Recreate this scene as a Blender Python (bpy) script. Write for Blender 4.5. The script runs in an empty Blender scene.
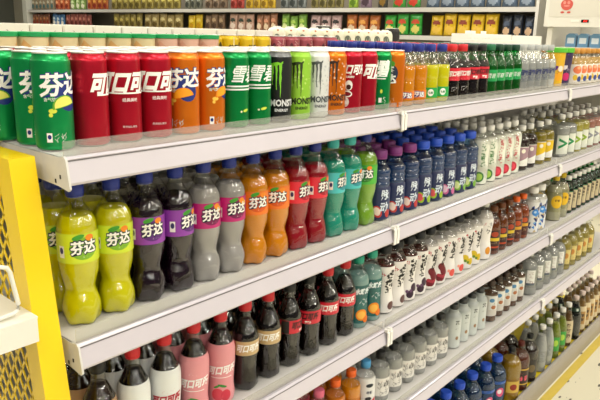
import bpy, bmesh, math, random
import numpy as np
from mathutils import Matrix, Vector

random.seed(11)
PI = math.pi
scene = bpy.context.scene
COL = scene.collection

# ------------------------------------------------------------------ materials
def lin(h):
    h = h.lstrip('#')
    out = []
    for k in (0, 2, 4):
        c = int(h[k:k+2], 16) / 255
        out.append(c / 12.92 if c <= .04045 else ((c + .055) / 1.055) ** 2.4)
    return (*out, 1)

MATS = {}
def mat(name, col, rough=.45, metal=0., trans=0., ior=1.45, coat=0., emit=None, estr=0., bump=0., bscale=60., sss=0., vary=0.):
    if name in MATS: return MATS[name]
    m = bpy.data.materials.new(name); m.use_nodes = True
    nt = m.node_tree; b = nt.nodes['Principled BSDF']
    c = lin(col)
    b.inputs['Base Color'].default_value = c
    b.inputs['Roughness'].default_value = rough
    b.inputs['Metallic'].default_value = metal
    b.inputs['Transmission Weight'].default_value = trans
    b.inputs['IOR'].default_value = ior
    b.inputs['Coat Weight'].default_value = coat
    b.inputs['Coat Roughness'].default_value = .06
    if sss:
        b.inputs['Subsurface Weight'].default_value = sss
        b.inputs['Subsurface Radius'].default_value = (.02, .02, .02)
    if emit:
        b.inputs['Emission Color'].default_value = lin(emit); b.inputs['Emission Strength'].default_value = estr
    if bump or vary:
        tc = nt.nodes.new('ShaderNodeTexCoord'); nz = nt.nodes.new('ShaderNodeTexNoise')
        nz.inputs['Scale'].default_value = bscale; nz.inputs['Detail'].default_value = 4
        nt.links.new(tc.outputs['Object'], nz.inputs['Vector'])
        if bump:
            bp = nt.nodes.new('ShaderNodeBump'); bp.inputs['Strength'].default_value = bump; bp.inputs['Distance'].default_value = .002
            nt.links.new(nz.outputs['Fac'], bp.inputs['Height']); nt.links.new(bp.outputs['Normal'], b.inputs['Normal'])
        if vary:
            mx = nt.nodes.new('ShaderNodeMix'); mx.data_type = 'RGBA'
            mx.inputs['A'].default_value = tuple(x * (1 - vary) for x in c[:3]) + (1,)
            mx.inputs['B'].default_value = tuple(min(1, x * (1 + vary)) for x in c[:3]) + (1,)
            nt.links.new(nz.outputs['Fac'], mx.inputs['Factor']); nt.links.new(mx.outputs['Result'], b.inputs['Base Color'])
    MATS[name] = m
    return m

def clear_mat(name, col, gloss=.12, rough=.05, haze=0., hcol='#ffffff', wave=0.):
    """thin clear plastic: see-through with a gloss that grows towards grazing angles"""
    if name in MATS: return MATS[name]
    m = bpy.data.materials.new(name); m.use_nodes = True
    nt = m.node_tree; nt.nodes.clear()
    o = nt.nodes.new('ShaderNodeOutputMaterial')
    t = nt.nodes.new('ShaderNodeBsdfTransparent'); t.inputs['Color'].default_value = lin(col)
    g = nt.nodes.new('ShaderNodeBsdfGlossy'); g.inputs['Roughness'].default_value = rough
    lw = nt.nodes.new('ShaderNodeLayerWeight'); lw.inputs['Blend'].default_value = .35
    mr = nt.nodes.new('ShaderNodeMapRange'); mr.inputs['To Min'].default_value = gloss * .35; mr.inputs['To Max'].default_value = min(1, gloss * 2.2)
    if wave:
        tc = nt.nodes.new('ShaderNodeTexCoord'); mp = nt.nodes.new('ShaderNodeMapping'); mp.inputs['Scale'].default_value = (1, 1, .45)
        nz = nt.nodes.new('ShaderNodeTexNoise'); nz.inputs['Scale'].default_value = 120; nz.inputs['Detail'].default_value = 1.5
        bp = nt.nodes.new('ShaderNodeBump'); bp.inputs['Strength'].default_value = wave; bp.inputs['Distance'].default_value = .012
        nt.links.new(tc.outputs['Object'], mp.inputs['Vector']); nt.links.new(mp.outputs['Vector'], nz.inputs['Vector']); nt.links.new(nz.outputs['Fac'], bp.inputs['Height'])
        nt.links.new(bp.outputs['Normal'], g.inputs['Normal'])
    nt.links.new(lw.outputs['Facing'], mr.inputs['Value'])
    base = t.outputs[0]
    if haze:
        d = nt.nodes.new('ShaderNodeBsdfDiffuse'); d.inputs['Color'].default_value = lin(hcol)
        m2 = nt.nodes.new('ShaderNodeMixShader'); m2.inputs[0].default_value = haze
        nt.links.new(base, m2.inputs[1]); nt.links.new(d.outputs[0], m2.inputs[2]); base = m2.outputs[0]
    mx = nt.nodes.new('ShaderNodeMixShader')
    nt.links.new(mr.outputs[0], mx.inputs[0]); nt.links.new(base, mx.inputs[1]); nt.links.new(g.outputs[0], mx.inputs[2])
    nt.links.new(mx.outputs[0], o.inputs['Surface'])
    MATS[name] = m
    return m

def liquid(name, col, trans=.45, rough=.05, body=None):
    """drinks: part refracting, part cloudy; cloudy ones let light seep through from behind"""
    if name in MATS: return MATS[name]
    if body is None: body = .94
    m = bpy.data.materials.new(name); m.use_nodes = True
    nt = m.node_tree; nt.nodes.clear(); N = nt.nodes.new
    c = lin(col); o = N('ShaderNodeOutputMaterial')
    d = N('ShaderNodeBsdfDiffuse'); d.inputs['Color'].default_value = c
    t = N('ShaderNodeBsdfTranslucent'); t.inputs['Color'].default_value = c
    m1 = N('ShaderNodeMixShader'); m1.inputs[0].default_value = .2 if trans > .2 else .05
    r = N('ShaderNodeBsdfRefraction'); r.inputs['IOR'].default_value = 1.33; r.inputs['Roughness'].default_value = .0; r.inputs['Color'].default_value = tuple(x ** .6 for x in c[:3]) + (1,)
    m2 = N('ShaderNodeMixShader'); m2.inputs[0].default_value = body
    g = N('ShaderNodeBsdfGlossy'); g.inputs['Roughness'].default_value = .07
    fr = N('ShaderNodeFresnel'); fr.inputs['IOR'].default_value = 1.36
    m3 = N('ShaderNodeMixShader')
    L = nt.links.new
    L(d.outputs[0], m1.inputs[1]); L(t.outputs[0], m1.inputs[2]); L(r.outputs[0], m2.inputs[1]); L(m1.outputs[0], m2.inputs[2])
    L(fr.outputs[0], m3.inputs[0]); L(m2.outputs[0], m3.inputs[1]); L(g.outputs[0], m3.inputs[2]); L(m3.outputs[0], o.inputs['Surface'])
    MATS[name] = m
    return m

def ink(col, rough=.4):
    return mat('ink_' + col.strip('#'), col, rough=rough)

PET = clear_mat('clear_plastic', '#f8f9f8', .14, .05, wave=.14)
PET_GREEN = clear_mat('green_clear_plastic', '#35c070', .14, .05, wave=.14)
PET_BLUE = clear_mat('blue_clear_plastic', '#b4d0ea', .14, .05, wave=.14)
ACRYL = clear_mat('acrylic_guard', '#f2f2f0', .07, .12, haze=.13, hcol='#e8e6e2')
WHITE_METAL = mat('white_painted_steel', '#d0cdc8', rough=.38, bump=.05, bscale=90, vary=.05)
RAIL = mat('price_rail_plastic', '#c6c0c8', rough=.28, coat=.3, vary=.04, bscale=14)
RAIL_DARK = mat('rail_groove', '#6b686c', rough=.6)
ALU = mat('can_aluminium', '#d8d6d0', rough=.28, metal=.85)
LIDM = mat('can_lid_metal', '#e4e2dc', rough=.35, metal=.55)
SILVER = mat('tab_metal', '#c8c8c6', rough=.25, metal=.9)

# ------------------------------------------------------------------ mesh building
class MB:
    def __init__(self): self.v, self.f, self.mi, self.mats, self.sm = [], [], [], [], []
    def slot(self, m):
        if m not in self.mats: self.mats.append(m)
        return self.mats.index(m)
    def add(self, verts, faces, m, smooth=True):
        b = len(self.v); s = self.slot(m)
        self.v += [tuple(p) for p in verts]
        for f in faces:
            self.f.append([i + b for i in f]); self.mi.append(s); self.sm.append(smooth)
        return self
    def box(self, x0, x1, y0, y1, z0, z1, m):
        vs = [(x, y, z) for z in (z0, z1) for y in (y0, y1) for x in (x0, x1)]
        return self.add(vs, [(0,2,3,1),(4,5,7,6),(0,1,5,4),(2,6,7,3),(0,4,6,2),(1,3,7,5)], m, False)
    def prism(self, poly, axis, a, b, m):
        """poly: 2D points; axis x -> (y,z), axis y -> (x,z), axis z -> (x,y); extruded from a to b"""
        def P(p, t):
            return {'x': (t, p[0], p[1]), 'y': (p[0], t, p[1]), 'z': (p[0], p[1], t)}[axis]
        n = len(poly); vs = [P(p, a) for p in poly] + [P(p, b) for p in poly]
        fs = [tuple(range(n))[::-1], tuple(range(n, 2*n))] + [(i, (i+1) % n, n + (i+1) % n, n + i) for i in range(n)]
        return self.add(vs, fs, m, False)
    def tube(self, pts, r, m, n=8):
        pts = [Vector(p) for p in pts]; rings = []
        for i, p in enumerate(pts):
            d = (pts[min(i+1, len(pts)-1)] - pts[max(i-1, 0)]).normalized()
            u = d.cross(Vector((0, 0, 1)));
            if u.length < 1e-3: u = d.cross(Vector((0, 1, 0)))
            u.normalize(); w = d.cross(u)
            rings.append([p + (u * math.cos(2*PI*k/n) + w * math.sin(2*PI*k/n)) * r for k in range(n)])
        vs = [q for rg in rings for q in rg]; fs = []
        for i in range(len(pts)-1):
            for k in range(n):
                fs.append((i*n+k, i*n+(k+1) % n, (i+1)*n+(k+1) % n, (i+1)*n+k))
        fs.append(tuple(range(n))[::-1]); fs.append(tuple(range(len(vs)-n, len(vs))))
        return self.add(vs, fs, m)
    def lathe(self, prof, m, n=28, cap0=True, cap1=True, mod=None):
        """prof: list of (z, r)"""
        vs, fs = [], []
        for z, r in prof:
            for k in range(n):
                t = 2*PI*k/n; rr = r + (mod(t, z) if mod else 0)
                vs.append((rr*math.cos(t), rr*math.sin(t), z))
        for i in range(len(prof)-1):
            for k in range(n):
                fs.append((i*n+k, i*n+(k+1) % n, (i+1)*n+(k+1) % n, (i+1)*n+k))
        if cap0: fs.append(tuple(range(n))[::-1])
        if cap1: fs.append(tuple(range(len(vs)-n, len(vs))))
        return self.add(vs, fs, m)
    def mesh(self, name, angle=40):
        me = bpy.data.meshes.new(name)
        me.from_pydata(self.v, [], self.f)
        for m in self.mats: me.materials.append(m)
        me.polygons.foreach_set('material_index', self.mi)
        me.polygons.foreach_set('use_smooth', self.sm)
        me.set_sharp_from_angle(angle=math.radians(angle))
        me.update()
        return me

def spline(ctrl, n=40):
    """smooth (z, r) profile through control points (z, r)"""
    zs = [c[0] for c in ctrl]; rs = [c[1] for c in ctrl]
    out = []
    N = len(ctrl)
    sl = []
    for i in range(N):
        a, b = max(i-1, 0), min(i+1, N-1)
        sl.append((rs[b]-rs[a]) / max(1e-6, zs[b]-zs[a]))
    for i in range(1, N-1):                       # keep extrema flat so nothing overshoots
        if (rs[i]-rs[i-1]) * (rs[i+1]-rs[i]) <= 0: sl[i] = 0
    per = max(2, n // (N-1))
    for i in range(N-1):
        h = zs[i+1]-zs[i]
        for k in range(per):
            t = k/per
            h00 = 2*t**3-3*t*t+1; h10 = t**3-2*t*t+t; h01 = -2*t**3+3*t*t; h11 = t**3-t*t
            out.append((zs[i]+t*h, h00*rs[i]+h10*h*sl[i]+h01*rs[i+1]+h11*h*sl[i+1]))
    out.append(ctrl[-1])
    return out

def rfun(prof):
    z = np.array([p[0] for p in prof]); r = np.array([p[1] for p in prof])
    return lambda q: float(np.interp(q, z, r))

# ------------------------------------------------------------------ printed marks (flat outlines wrapped on round surfaces)
_T = {}
def text2d(body, bold=0., shear=0.):
    key = (body, bold, shear)
    if key in _T: return _T[key]
    c = bpy.data.curves.new('lettering', 'FONT'); c.body = body; c.offset = bold; c.shear = shear
    c.resolution_u = 2; c.size = 1
    o = bpy.data.objects.new('lettering', c); COL.objects.link(o)
    bpy.context.view_layer.update()
    e = o.evaluated_get(bpy.context.evaluated_depsgraph_get()); me = e.to_mesh()
    vs = [(v.co.x, v.co.y) for v in me.vertices]; fs = [tuple(p.vertices) for p in me.polygons]
    e.to_mesh_clear(); bpy.data.objects.remove(o); bpy.data.curves.remove(c)
    xs = [v[0] for v in vs]; ys = [v[1] for v in vs]
    cx, cy = (min(xs)+max(xs))/2, (min(ys)+max(ys))/2
    _T[key] = ([(x-cx, y-cy) for x, y in vs], fs, max(xs)-min(xs), max(ys)-min(ys))
    return _T[key]

def T(body, w, x, z, col, bold=.02, shear=0., rot=0., hs=1., layer=1):
    """lettering w metres wide, centred at x,z"""
    vs, fs, tw, th = text2d(body, bold, shear)
    s = w / tw; ca, sa = math.cos(rot), math.sin(rot)
    return ([(x + (a*ca - b*hs*sa)*s, z + (a*sa + b*hs*ca)*s) for a, b in vs], fs, col, layer)
def Tstack(body, w, x, z, col, bold=.02, shear=0., layer=1, gap=1.0, hs=1.):
    return [T(ch, w, x, z - i*w*gap*hs, col, bold, shear, 0, hs, layer) for i, ch in enumerate(body)]
def Pg(pts, col, layer=0): return (list(pts), [tuple(range(len(pts)))], col, layer)
def Rc(x0, x1, z0, z1, col, layer=0): return Pg([(x0,z0),(x1,z0),(x1,z1),(x0,z1)], col, layer)
def El(x, z, rx, rz, col, layer=0, n=18, rot=0.):
    ca, sa = math.cos(rot), math.sin(rot)
    return Pg([(x+rx*math.cos(2*PI*k/n)*ca-rz*math.sin(2*PI*k/n)*sa, z+rx*math.cos(2*PI*k/n)*sa+rz*math.sin(2*PI*k/n)*ca) for k in range(n)], col, layer)
def Sc(seed, x, z, w, h, col, n=9, layer=1, th=.12):
    """too small to read: short pen strokes filling a w x h block"""
    rnd = random.Random(seed); out = []
    for _ in range(n):
        cx, cz = x+rnd.uniform(-.5, .5)*w, z+rnd.uniform(-.5, .5)*h
        L = rnd.uniform(.15, .38)*min(w, h)*1.3; a = rnd.choice((0, 0, PI/2, PI/2, .9, -.8))+rnd.uniform(-.15, .15)
        t = th*min(w, h)*.55; dx, dz = math.cos(a)*L/2, math.sin(a)*L/2; nx, nz = -math.sin(a)*t/2, math.cos(a)*t/2
        out.append(Pg([(cx-dx-nx, cz-dz-nz), (cx+dx-nx*.5, cz+dz-nz*.5), (cx+dx+nx*.5, cz+dz+nz*.5), (cx-dx+nx, cz-dz+nz)], col, layer))
    return out

def decal(mb, art, R, ang=-PI/2, off=.0003, step=.003, zstep=.004):
    for pts, fs, col, layer in art:
        bm = bmesh.new(); vv = [bm.verts.new((a, b, 0)) for a, b in pts]
        for f in fs:
            try: bm.faces.new([vv[i] for i in f])
            except ValueError: pass
        xs = [p[0] for p in pts]; zs = [p[1] for p in pts]
        if any(len(f) > 4 for f in fs): bmesh.ops.triangulate(bm, faces=[f for f in bm.faces if len(f.verts) > 4])
        x = math.floor(min(xs)/step)*step + step
        while x < max(xs):
            bmesh.ops.bisect_plane(bm, geom=bm.verts[:]+bm.edges[:]+bm.faces[:], plane_co=(x, 0, 0), plane_no=(1, 0, 0)); x += step
        z = math.floor(min(zs)/zstep)*zstep + zstep
        while z < max(zs):
            bmesh.ops.bisect_plane(bm, geom=bm.verts[:]+bm.edges[:]+bm.faces[:], plane_co=(0, z, 0), plane_no=(0, 1, 0)); z += zstep
        bm.verts.index_update()
        out = []
        for v in bm.verts:
            r = R(v.co.y); rr = r + off + layer*.0002; t = ang + v.co.x/max(r, .004)
            out.append((rr*math.cos(t), rr*math.sin(t), v.co.y))
        faces = []
        for f in bm.faces:
            idx = [v.index for v in f.verts]
            if f.normal.z < 0: idx.reverse()
            faces.append(idx)
        mb.add(out, faces, ink(col) if isinstance(col, str) else col)
        bm.free()

def flat(art):                                    # nested lists -> one list
    out = []
    for a in art:
        if isinstance(a, list): out += flat(a)
        else: out.append(a)
    return out

# ------------------------------------------------------------------ things
def new_obj(name, me, parent=None):
    o = bpy.data.objects.new(name, me); COL.objects.link(o)
    if parent: o.parent = parent
    return o
def tag(o, label, cat, group=None):
    o['label'] = label; o['category'] = cat
    if group: o['group'] = group
    return o
def structure(name, mb, label=None):
    o = new_obj(name, mb.mesh(name)); o['kind'] = 'structure'
    return o

class Kind:
    """one proto thing (an Empty with parts); the first placement uses the proto itself, later ones are copies"""
    def __init__(self, name, cat, parts, dia):
        self.name, self.cat, self.parts, self.dia, self.root = name, cat, parts, dia, None
    def place(self, x, y, z, rot, label, group, dx=0):
        if self.root is None:
            r = new_obj(self.name, None)
            r.empty_display_size = .02
            for nm, me, subs in self.parts:
                p = new_obj(nm, me, r)
                for sn, sm_ in subs: new_obj(sn, sm_, p)
            self.root = r
        else:
            r = self.root.copy(); COL.objects.link(r)
            for ch in self.root.children:
                c = ch.copy(); COL.objects.link(c); c.parent = r
                for g in ch.children:
                    d = g.copy(); COL.objects.link(d); d.parent = c
        r.location = (x, y, z); r.rotation_euler = (0, 0, rot)
        tag(r, label, self.cat, group)
        return r

# ---- cans
def can_kind(name, body, art, H=.146, R=.0285, rim=ALU, n=32):
    b = MB(); rn = .0245 * R/.0285
    prof = [(0, R*.84), (.0015, R*.88), (.005, R*.985), (.007, R), (H-.016, R), (H-.012, R*.985), (H-.004, rn), (H-.002, rn)]
    b.lathe(prof[:2], ALU, n, True, False); b.lathe(prof[1:4], rim if rim != ALU else body, n, False, False)
    b.lathe(prof[3:6], body, n, False, False)
    b.lathe(prof[5:], rim if rim != ALU else body, n, False, True)
    decal(b, flat(art), lambda z: R)
    l = MB(); l.lathe([(H-.0022, rn+.0002), (H-.0012, rn+.0012), (H, rn+.001), (H+.0003, rn-.0006), (H-.0015, rn-.0022), (H-.0025, rn-.003)], LIDM, n, True, True)
    t = MB(); t.lathe([(0, .0068), (.0009, .0068)], SILVER, 14)
    t.v = [(v[0]*.72, v[1]*1.35-.004, v[2]+H-.0024) for v in t.v]
    return Kind(name, 'can', [('can_body', b.mesh('can_body'), []), ('lid', l.mesh('lid'), [('pull_tab', t.mesh('pull_tab'))])], 2*R)

# ---- bottles
def cap_mesh(z0, r, h, m, ridges=18):
    c = MB()
    c.lathe([(z0-.004, r*.93), (z0-.0012, r*.95), (z0-.0011, r*.90), (z0, r*.98), (z0+h*.86, r*.97), (z0+h, r*.86)], m, 36,
            mod=lambda t, z: .0004*math.cos(ridges*t) if z0 <= z < z0+h*.9 else 0)
    return c.mesh('cap', 50)

def bottle_kind(name, prof, liq, cap, label=None, art=(), fill=None, shell=PET, mod=None, n=28, cat='bottle', opaque=None, shell_art=(), cap_r=.0145, cap_h=.017, art_on='label', step=.003, ndet=44):
    """prof: control points (z, r) from base to the neck top; label: (z0, z1, material)"""
    P = spline(prof, ndet); R = rfun(P); top = P[-1][0]
    parts = []
    s = MB(); s.lathe(P, opaque or shell, n, True, True, mod)
    if shell_art: decal(s, flat(shell_art), R, step=step, off=.0006)
    # neck ring
    rn = P[-1][1]
    s.lathe([(top-.004, rn), (top-.0035, rn+.0022), (top-.002, rn+.0022), (top-.0015, rn)], opaque or shell, n, False, False)
    parts.append(('bottle_shell', s.mesh('bottle_shell'), []))
    if liq is not None:
        f = fill if fill else top*.86
        Q = [(max(z, .0012), r-.0009) for z, r in P if z < f] + [(f, R(f)-.0009)]
        l = MB(); l.lathe(Q, liq, n, True, True, mod); parts.append(('liquid', l.mesh('liquid'), []))
    parts.append(('cap', cap_mesh(top, cap_r, cap_h, cap), []))
    if label:
        z0, z1, lm = label
        L = [(z, R(z)+.0005) for z in np.linspace(z0, z1, max(3, int((z1-z0)/.005)))]
        b = MB(); b.lathe(L, lm, n, False, False, mod=None)
        decal(b, flat(art), lambda z: R(z)+.0005, step=step)
        parts.append(('label_sleeve', b.mesh('label_sleeve'), []))
    return Kind(name, cat, parts, 2*max(r for z, r in P))

ORD = ['first', 'second', 'third', 'fourth', 'fifth', 'sixth', 'seventh', 'eighth', 'ninth', 'tenth', 'eleventh', 'twelfth']
SHELF = {1: 'top shelf', 2: 'second shelf', 3: 'third shelf', 4: 'fourth shelf', 5: 'bottom deck'}
Z = {1: 1.380, 2: 1.0835, 3: .795, 4: .510, 5: .085}
counts = {}
USED = {}
def column(kind, x, shelf, rows, desc, total, y0=.08, rot=0., gap=.004, single=False, pitch=None):
    key = (shelf, desc); counts[key] = counts.get(key, 0) + 1
    i = counts[key]
    for r in range(rows):
        rnd = random.Random(hash((round(x*1000), shelf, r)) & 0xffff)
        y = y0 + r*(pitch or (kind.dia + gap))
        rw = ORD[r] + ' row' if r else 'front row'
        if total == 1: lab = f'{desc}, {SHELF[shelf]}, {rw}'
        else: lab = f'{ORD[i-1]} {desc} from yellow post, {SHELF[shelf]}, {rw}'
        kind.place(x + rnd.uniform(-.0003, .0003), y, Z[shelf] + .0006, rot + rnd.uniform(-.06, .06), lab, f'{desc} on the {SHELF[shelf]}')

# ================================================================== camera
cd = bpy.data.cameras.new('camera'); cam = bpy.data.objects.new('camera', cd); COL.objects.link(cam)
yaw, pitch, roll = math.radians(40.50224), math.radians(14.6265), math.radians(1.47548)
f = Vector((math.cos(pitch)*math.cos(yaw), math.cos(pitch)*math.sin(yaw), -math.sin(pitch)))
r0 = Vector((math.sin(yaw), -math.cos(yaw), 0)); u0 = r0.cross(f)
r1 = r0*math.cos(roll)+u0*math.sin(roll); u1 = u0*math.cos(roll)-r0*math.sin(roll)
M = Matrix(((r1.x, u1.x, -f.x, -.46482), (r1.y, u1.y, -f.y, -.84528), (r1.z, u1.z, -f.z, 1.56358), (0, 0, 0, 1)))
cam.matrix_world = M
cd.sensor_width = 36; cd.lens = 640.751/600*36; cd.clip_start = .02
scene.camera = cam

# ================================================================== setting
def floor_material():
    m = bpy.data.materials.new('speckled_cream_tile'); m.use_nodes = True
    nt = m.node_tree; b = nt.nodes['Principled BSDF']; N = nt.nodes.new
    tc = N('ShaderNodeTexCoord')
    mp = N('ShaderNodeMapping'); mp.inputs['Scale'].default_value = (17, 38, 1); mp.inputs['Rotation'].default_value = (0, 0, .5)
    nz = N('ShaderNodeTexNoise'); nz.inputs['Scale'].default_value = 9
    ad = N('ShaderNodeVectorMath'); ad.operation = 'MULTIPLY_ADD'; ad.inputs[1].default_value = (.5, .5, 0)
    nt.links.new(tc.outputs['Object'], mp.inputs['Vector']); nt.links.new(tc.outputs['Object'], nz.inputs['Vector'])
    nt.links.new(nz.outputs['Color'], ad.inputs[0]); nt.links.new(mp.outputs['Vector'], ad.inputs[2])
    v = N('ShaderNodeTexVoronoi'); v.inputs['Scale'].default_value = 1.0
    nt.links.new(ad.outputs[0], v.inputs['Vector'])
    sp = N('ShaderNodeSeparateColor'); nt.links.new(v.outputs['Color'], sp.inputs[0])
    th = N('ShaderNodeMath'); th.operation = 'MULTIPLY_ADD'; th.inputs[1].default_value = .42; th.inputs[2].default_value = -.11
    nt.links.new(sp.outputs[0], th.inputs[0])
    lt = N('ShaderNodeMath'); lt.operation = 'LESS_THAN'; nt.links.new(v.outputs['Distance'], lt.inputs[0]); nt.links.new(th.outputs[0], lt.inputs[1])
    mx = N('ShaderNodeMix'); mx.data_type = 'RGBA'; mx.inputs['A'].default_value = lin('#d9d2b8'); mx.inputs['B'].default_value = lin('#4a4438')
    nt.links.new(lt.outputs[0], mx.inputs['Factor']); nt.links.new(mx.outputs['Result'], b.inputs['Base Color'])
    b.inputs['Roughness'].default_value = .32
    return m
fl = MB(); fl.box(-8, 10, -10, 14, -.1, 0, floor_material()); structure('floor', fl)
ce = MB(); ce.box(-8, 10, -10, 14, 3.2, 3.3, mat('ceiling_board', '#e6e4de', rough=.9, bump=.1)); structure('ceiling', ce)
wf = MB(); wf.box(6.75, 6.9, -4, 14, 0, 3.2, mat('far_wall_paint', '#b9b4a4', rough=.8, vary=.05, bscale=3)); structure('wall_far', wf)
wl = MB(); wl.box(-3, 6.75, 14, 14.15, 0, 3.2, mat('side_wall_paint', '#6d7068', rough=.8, vary=.06, bscale=3)); structure('wall_left', wl)
tp = MB(); tp.box(-.1, 4.6, -.055, -.016, 0, .0012, mat('yellow_floor_tape', '#c9b04a', rough=.5, vary=.12, bscale=30)); structure('trim_1', tp)

# ================================================================== gondola
ENDS = [0, .9, 2.0947, 3.294]
YEL = mat('yellow_deck_liner', '#d9c21c', rough=.45, vary=.06, bscale=20)
fr = new_obj('drinks_gondola', None); tag(fr, 'white steel gondola frame with perforated back panel carrying all the drink shelves', 'shelving')
b = MB()
for a, c in zip(ENDS, ENDS[1:]): b.box(a+.004, c-.004, .452, .462, .09, 1.35, mat('back_panel_paint', '#b5b2ac', rough=.5, vary=.05))
new_obj('back_panel', b.mesh('back_panel'), fr)
for x in ENDS:
    x = max(x, .016); b = MB(); b.box(x-.015, x+.015, .464, .52, 0, 1.35, WHITE_METAL)
    for k in range(40): b.box(x-.004, x+.004, .4632, .4642, .1+k*.03, .115+k*.03, RAIL_DARK)
    new_obj('upright', b.mesh('upright'), fr)
b = MB(); b.box(0, 3.294, .02, .46, .06, .0846, YEL); new_obj('base_deck', b.mesh('base_deck'), fr)
b = MB(); b.prism([(.018, 0), (-.008, 0), (-.012, .06), (-.006, .098), (.004, .1), (.008, .085), (.018, .085)], 'x', 0, 3.294, mat('kick_grey', '#9d968c', rough=.4, vary=.08, bscale=25))
new_obj('kick_plate', b.mesh('kick_plate'), fr)

def shelf_unit(level, k):
    z = Z[level]; a, c = ENDS[k]+.002, ENDS[k+1]-.002
    side = ['beside the yellow post', 'between the two rail joints', 'past the second rail joint'][k]
    r = new_obj('gondola_shelf', None); r.location = (a, 0, z)
    tag(r, f'white steel {SHELF[level].replace("shelf", "gondola shelf")} with plain price rail, {side}', 'shelf', 'white gondola shelves')
    w = c-a; depth = .95 if level == 1 else .44
    b = MB(); b.box(0, w, .012, depth, -.02, 0, WHITE_METAL); new_obj('deck', b.mesh('deck'), r)
    b = MB()
    b.prism([(.012, .0), (.003, .0015), (-.001, -.002), (.0005, -.0045), (-.008, -.036), (-.006, -.040), (.004, -.040), (.012, -.021)], 'x', .003, w-.003, RAIL)
    b.box(.003, w-.003, -.0005, .0025, -.0052, -.0035, RAIL_DARK)
    new_obj('price_rail', b.mesh('price_rail'), r)
    for s in (0, 1):                              # tapered end bracket with two slots, nearer the shelf's end
        b = MB(); x0, x1 = (-.0012, .0022) if s == 0 else (w-.0022, w+.0012)
        b.prism([(.002, .003), (-.0035, -.002), (-.0105, -.044), (-.006, -.048), (.02, -.044), (depth if level > 1 else .45, -.026), (depth if level > 1 else .45, 0), (.02, 0), (.010, .001)], 'x', x0, x1, WHITE_METAL)
        xs = x0-.0006 if s == 0 else x1
        for y, zz in ((.012, -.026), (.026, -.034)):
            b.box(xs, xs+.0006, y, y+.0035, zz-.006, zz, mat('slot_dark', '#2a2622', rough=.8))
        new_obj('end_bracket', b.mesh('end_bracket'), r)
    b = MB(); b.box(.004, w-.004, .010, .0122, .0002, .023, ACRYL); new_obj('front_guard', b.mesh('front_guard'), r)
    for s in ((.004, w-.0055) if k else (w-.0055,)):     # small clear clips at the joints
        b = MB(); b.box(s-.004, s+.006, -.0125, -.0095, -.043, -.004, mat('joint_clip', '#eceae4', rough=.25)); b.box(s-.004, s+.006, -.0095, .003, -.004, .0035, MATS['joint_clip'])
        new_obj('joint_clip', b.mesh('joint_clip'), r)
for lv in (1, 2, 3, 4):
    for k in range(3): shelf_unit(lv, k)

# ================================================================== cans on the top shelf
def canmat(n, c, rough=.29, metal=.62):
    """lacquered rolled aluminium: highlights stretch along the can"""
    if 'can_' + n in MATS: return MATS['can_' + n]
    m = mat('can_' + n, c, rough=rough, metal=metal, coat=.2)
    nt = m.node_tree; t = nt.nodes.new('ShaderNodeTangent'); t.direction_type = 'RADIAL'; t.axis = 'Z'
    b = nt.nodes['Principled BSDF']; b.inputs['Anisotropic'].default_value = .85
    nt.links.new(t.outputs[0], b.inputs['Tangent'])
    return m
FW = '#f6f4ee'; NAVY = '#1d2f7c'
def fanta_can_art(slice_col, drop):
    return [El(.017, .083, .019, .025, NAVY, 0, rot=.5), T('芬达', .074, .012, .100, NAVY, .075, .15, .04), T('芬达', .072, .012, .100, FW, .03, .15, .04, layer=2),
            Pg([(.013+.019*math.cos(t), .067+.017*math.sin(t)) for t in np.linspace(.25, .25+PI, 12)], '#5fa52c' if slice_col != '#f7a11c' else '#f08a12', 3),
            Pg([(.013+.016*math.cos(t), .068+.0145*math.sin(t)) for t in np.linspace(.25, .25+PI, 12)], slice_col, 4),
            El(-.006, .061, .006, .0035, drop, 1), El(-.009, .055, .003, .003, drop, 1), T('含气饮料', .024, -.006, .078, '#d8ead8', .02),
            Rc(-.017, -.009, .014, .028, FW), El(-.013, .022, .0028, .0035, NAVY, 1), Sc(3, .004, .020, .017, .012, '#d8ead8', 14)]
K_FG = can_kind('soda_can', canmat('lime_green', '#16a055'), fanta_can_art('#e6e36a', '#d6e04a'))
K_FO = can_kind('soda_can', canmat('orange', '#ee7d18'), fanta_can_art('#f7a11c', '#f7c84a') )
COLA_ART = [T('可口可乐', .120, .046, .098, FW, .05, .40, 0, 1.25, 1), Rc(.002, .080, .0795, .082, FW, 1), T('经典美味', .026, .044, .070, '#f0d6d6', .02), T('零添加防腐剂', .024, .042, .026, '#e8c4c4', .01)]
K_C = can_kind('soda_can', canmat('cola_red', '#c0162e'), COLA_ART)
K_CP = can_kind('soda_can', canmat('cola_red', '#c0162e'),
    [T('可口可乐', .075, .008, .103, FW, .045, .35, 0, 1.35, 1), T('经典美味', .022, .0, .086, FW, .02), El(-.002, .066, .009, .012, FW), El(-.002, .062, .0055, .006, '#3b1413', 1),
     El(-.006, .046, .013, .008, FW), El(-.006, .046, .010, .005, '#7b1520', 1), El(-.010, .027, .010, .012, FW), Sc(5, -.010, .027, .013, .018, '#b02030', 12)])
K_S = can_kind('soda_can', canmat('sprite_green', '#079447'),
    [T('雪碧', .066, .012, .104, '#ecf4ec', .015, .35, 0, 1.1, 1), Rc(-.030, .034, .079, .082, '#ecf4ec', 1), Rc(-.034, .030, .073, .076, '#ecf4ec', 1), El(.01, .034, .007, .0028, '#c9e04a', 1, rot=.2), El(-.001, .032, .002, .002, '#e8f2c8', 1)])
K_S2 = can_kind('soda_can', canmat('sprite_green', '#079447'),
    [T('雪碧', .062, -.016, .104, '#ecf4ec', .05, .2, 0, 1.25, 1), Rc(-.035, .008, .082, .0845, '#ecf4ec', 1), Rc(-.035, .004, .076, .0785, '#ecf4ec', 1), El(-.006, .046, .003, .005, '#c9e04a', 1), Rc(-.012, -.004, .018, .030, FW), Sc(8, .006, .024, .014, .016, '#cfe8cf', 9)])
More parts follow.
